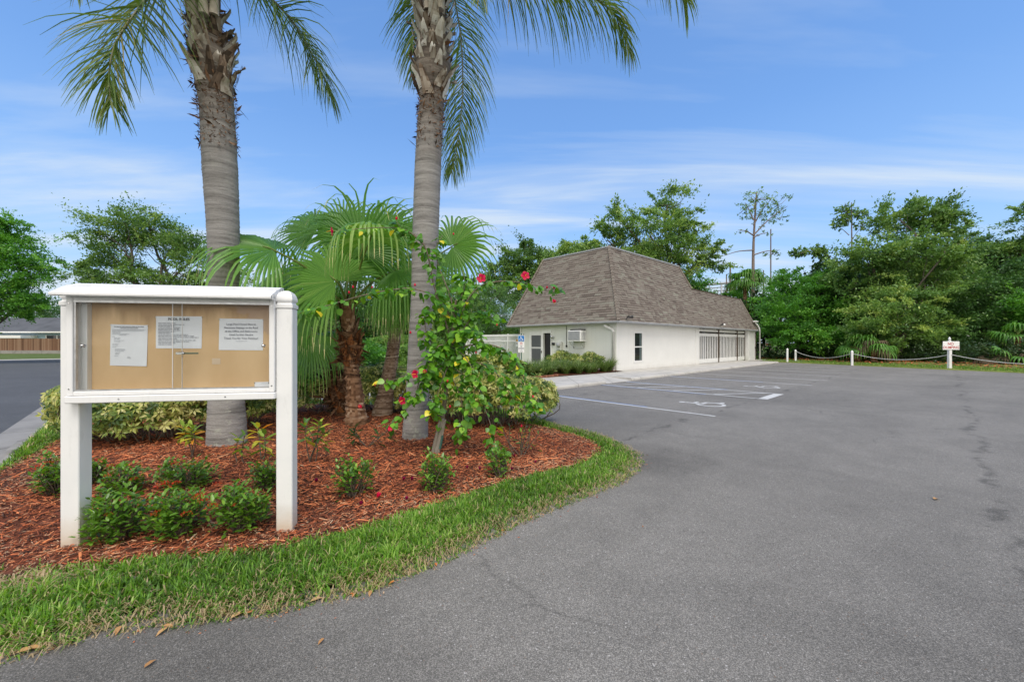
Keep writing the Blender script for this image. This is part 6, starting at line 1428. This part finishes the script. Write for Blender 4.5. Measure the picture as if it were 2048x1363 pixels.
q=MB(); SER=([(0,0,0),(.10,-.36,.03),(.4,-.46,.02),(.72,-.28,0),(1,0,-.14),(.72,.28,0),(.4,.46,.02),(.10,.36,.03),(.2,0,-.03),(.6,0,-.06)],[(0,1,2,8),(8,2,3,9),(9,3,4,5),(8,9,5,6),(0,8,6,7)])
fol=[[],[],[],[]]
for P,n in BR:
    n=int(n*1.12); u=rg.random(n)**.85*(len(P)-1); i=u.astype(int).clip(0,len(P)-2); f=(u-i)[:,None]; p=P[i]*(1-f)+P[i+1]*f
    d=rand_dirs(n,rg)*np.array([1,.9,.5])+V3(0,-.12,-.35); off=rg.uniform(.01,.075,n)*(1 if n<60 else 1.5)
    A=nrm(d+V3(0,0,-.3)); N=nrm(V3(0,-.25,.9)+rg.normal(0,.5,(n,3))+d*.3); S=rg.uniform(.05,.108,n)*np.where(rg.random(n)<.12,1.25,1)
    t_=np.clip(.5+rg.normal(0,.2,n),0,.9); t_[rg.random(n)<.02]=1.0
    q.scatter(SER[0],SER[1],p+nrm(d)*off[:,None],A,N,np.stack([S,S*.98,S],-1),t_,True)
q.build('foliage',MAT['hibleaf'],hi)
def hflower(p,d,s,closed=False,par=hi,mat='petal',name='flower'):
    d=nrm(np.array(d,float)); ref=V3(0,0,1) if abs(d[2])<.8 else V3(1,0,0); A=nrm(np.cross(d,ref)); Bv=np.cross(d,A); m=MB(); p=np.array(p,float)
    for k in range(5):
        a=k*2*np.pi/5+rg.normal(0,.08); e=A*math.cos(a)+Bv*math.sin(a); f_=nrm(np.cross(d,e)); V=[];nr,nc=6,5
        for j in range(nr):
            r=j/(nr-1); ww=s*(.16+.62*math.sin(min(r*1.1,1)*np.pi*.62)); op=(.95 if not closed else .35)
            c=p+e*(s*r*op)+d*(s*(.75*r-.45*r*r if not closed else r*1.1))
            for i in range(nc):
                x=(i/(nc-1)-.5)*2; V.append(c+f_*(x*ww*.5*(1-.18*(j==nr-1)*abs(x)))+d*(s*(.06*math.sin(x*5+k)*r+.10*x*x*r))+rg.normal(0,.01*s,3)-e*(s*.14*(j==nr-1)*abs(x)**2))
        F=[(j*nc+i,j*nc+i+1,(j+1)*nc+i+1,(j+1)*nc+i) for j in range(nr-1) for i in range(nc-1)]
        T_=[np.clip(.25+.13*j+rg.normal(0,.06),0,1) for j in range(nr-1) for i in range(nc-1)]
        m.add(V,F,T_,True)
    o=m.build(name,MAT[mat],par)
    if name=='flower' and par is not None:
        k=MB(); e=p+d*s*1.25+V3(0,0,-.1*s); k.tube([p,p+d*s*.7,e],[.0035,.003,.002],6); kk=rand_dirs(20,rg)*.006; k.scatter(RH[0],RH[1],e+kk-d*rg.uniform(0,.025,20)[:,None],kk,kk+.001,np.full((20,3),.006),np.full(20,.5)); k.build('stamen',MAT['stamen'],o)
    return o
for px,py,d,s,dd,cl in((667,462,-.33,.062,(-1,-.25,-.05),0),(963,557,-.16,.066,(-.1,-1,.1),0),(1050,552,-.2,.062,(.15,-.8,.15),0),(1106,598,-.2,.05,(.3,-.6,-.7),1),(850,745,-.28,.055,(.1,-.8,.35),1),(832,748,-.3,.06,(-.4,-.8,.1),0),(806,800,-.3,.058,(-.3,-.8,-.1),0),(780,850,-.32,.062,(.2,-.5,-.8),1),(724,815,-.25,.05,(-.3,-.7,.5),1)):
    hflower(w(px,py,d),dd,s*1.0,bool(cl))
bud=[(793,437,-.2),(601,624,-.42),(907,468,.1),(698,585,-.38),(706,574,-.38),(744,575,-.3),(830,570,-.22),(1108,575,-.22),(1116,580,-.22),(1094,575,-.22),(994,650,-.05),(821,665,-.15),(750,770,-.25),(1066,793,-.1),(1043,852,-.05),(895,762,-.22),(900,813,-.2),(1068,815,-.06),(952,705,-.22)]
for px,py,d in bud:
    m=MB(); p=w(px,py,d); r=.011+.004*rg.random(); m.lathe(p-V3(0,0,r),[(r*.2,0),(r*.9,r*.6),(r,r*1.2),(r*.6,r*2.2),(0,r*3)],8,rg.random()*.6); m.build('bud',MAT['petal'],hi)
# ------------------------------------------------------------------ fallen blossoms and leaves, one by one
def fallen(loc,s,mat,label,grp,name='fallen_blossom',cat='blossom'):
    c=MB(); o=hflower(V3(*loc)+V3(0,0,.012),(rg.normal(0,.4),rg.normal(0,.4),1),s,True,None,mat,name); 
    tag(o,label,cat,grp); return o
fallen(Gb(754,997),.045,'petal','fresh pink hibiscus blossom lying on the mulch near the grass verge',None)
for px,py in((812,1003),(806,963),(634,965),(722,1012),(823,963),(872,952)): fallen(Gb(px,py),.036,'petalold','wilted purple hibiscus blossom lying on the mulch below the hibiscus','wilted blossoms on the mulch')
for px,py in((935,939),(962,940),(1013,937),(1023,942),(1027,914),(1071,928),(900,956)): fallen(Gb(px,py),.032,'petalold','wilted purple hibiscus blossom lying on the mulch at the right end of the bed','wilted blossoms at the right of the bed')
def dleaf(loc,L,label,grp,mat='dryleaf',t_=.5):
    m=MB(); a=rg.uniform(0,6.28); V=np.array(OVAL[0])*np.array([L,L*.42,L*1.0]); V[:,2]+=.012+L*.12*(np.abs(V[:,1])/(L*.2+1e-9))**2*.5; c_,s_=math.cos(a),math.sin(a); V=np.c_[V[:,0]*c_-V[:,1]*s_,V[:,0]*s_+V[:,1]*c_,V[:,2]]
    V+=np.array(loc); m.add(V,OVAL[1],t_+rg.normal(0,.2),True); return tag(m.build('fallen_leaf',MAT[mat]),label,'leaf',grp)
for px,py in((165,1264),(48,1277),(240,1255),(326,1254),(336,1257),(460,1240),(508,1225),(620,1206),(636,1192),(742,1183)): 
    p=G(px,py); dleaf(p,rg.uniform(.05,.085),'dry tan leaf lying along the edge of the grass verge','dry leaves along the verge')
for px,py in((700,1190),(712,1188),(790,1164),(870,1128),(1010,1062),(1060,1038),(1120,1012),(1180,990)):
    p=G(px,py); dleaf(p,rg.uniform(.03,.055),'small orange leaf in the litter where verge meets asphalt','orange leaves along the verge','redleaf')
for px,py,L,lb in((288,1339,.06,'reddish dry leaf on the asphalt at the bottom left'),(648,1279,.045,'tan leaf lying alone on the asphalt below the verge'),(1868,1000,.09,'brown curled leaf on the open asphalt at the right'),(1286,1053,.03,'tiny red leaf on the asphalt in the middle of the lane'),(30,1310,.10,'large pale dry leaf at the bottom left corner')):
    dleaf(G(px,py),L,lb,None,'dryleaf',.4)
# small low weeds in the gap between asphalt and verge
for px,py,lb in((75,1278,'small green weed with broad leaves at the near left edge of the verge'),):
    p=G(px,py); t=thing('weed',lb,'weed',p); n=16; a=rg.uniform(0,6.28,n); q=MB(); S=rg.uniform(.05,.09,n); q.scatter(OVAL[0],OVAL[1],p+rg.normal(0,.02,(n,3))*V3(1,1,.3)+V3(0,0,.02),np.stack([np.cos(a),np.sin(a),rg.uniform(0,.8,n)],-1),np.stack([-.3*np.cos(a),-.3*np.sin(a),np.ones(n)],-1),np.stack([S,S*.36,S],-1),rg.uniform(.3,.8,n),True); q.build('leaves',MAT['ixleaf'],t)
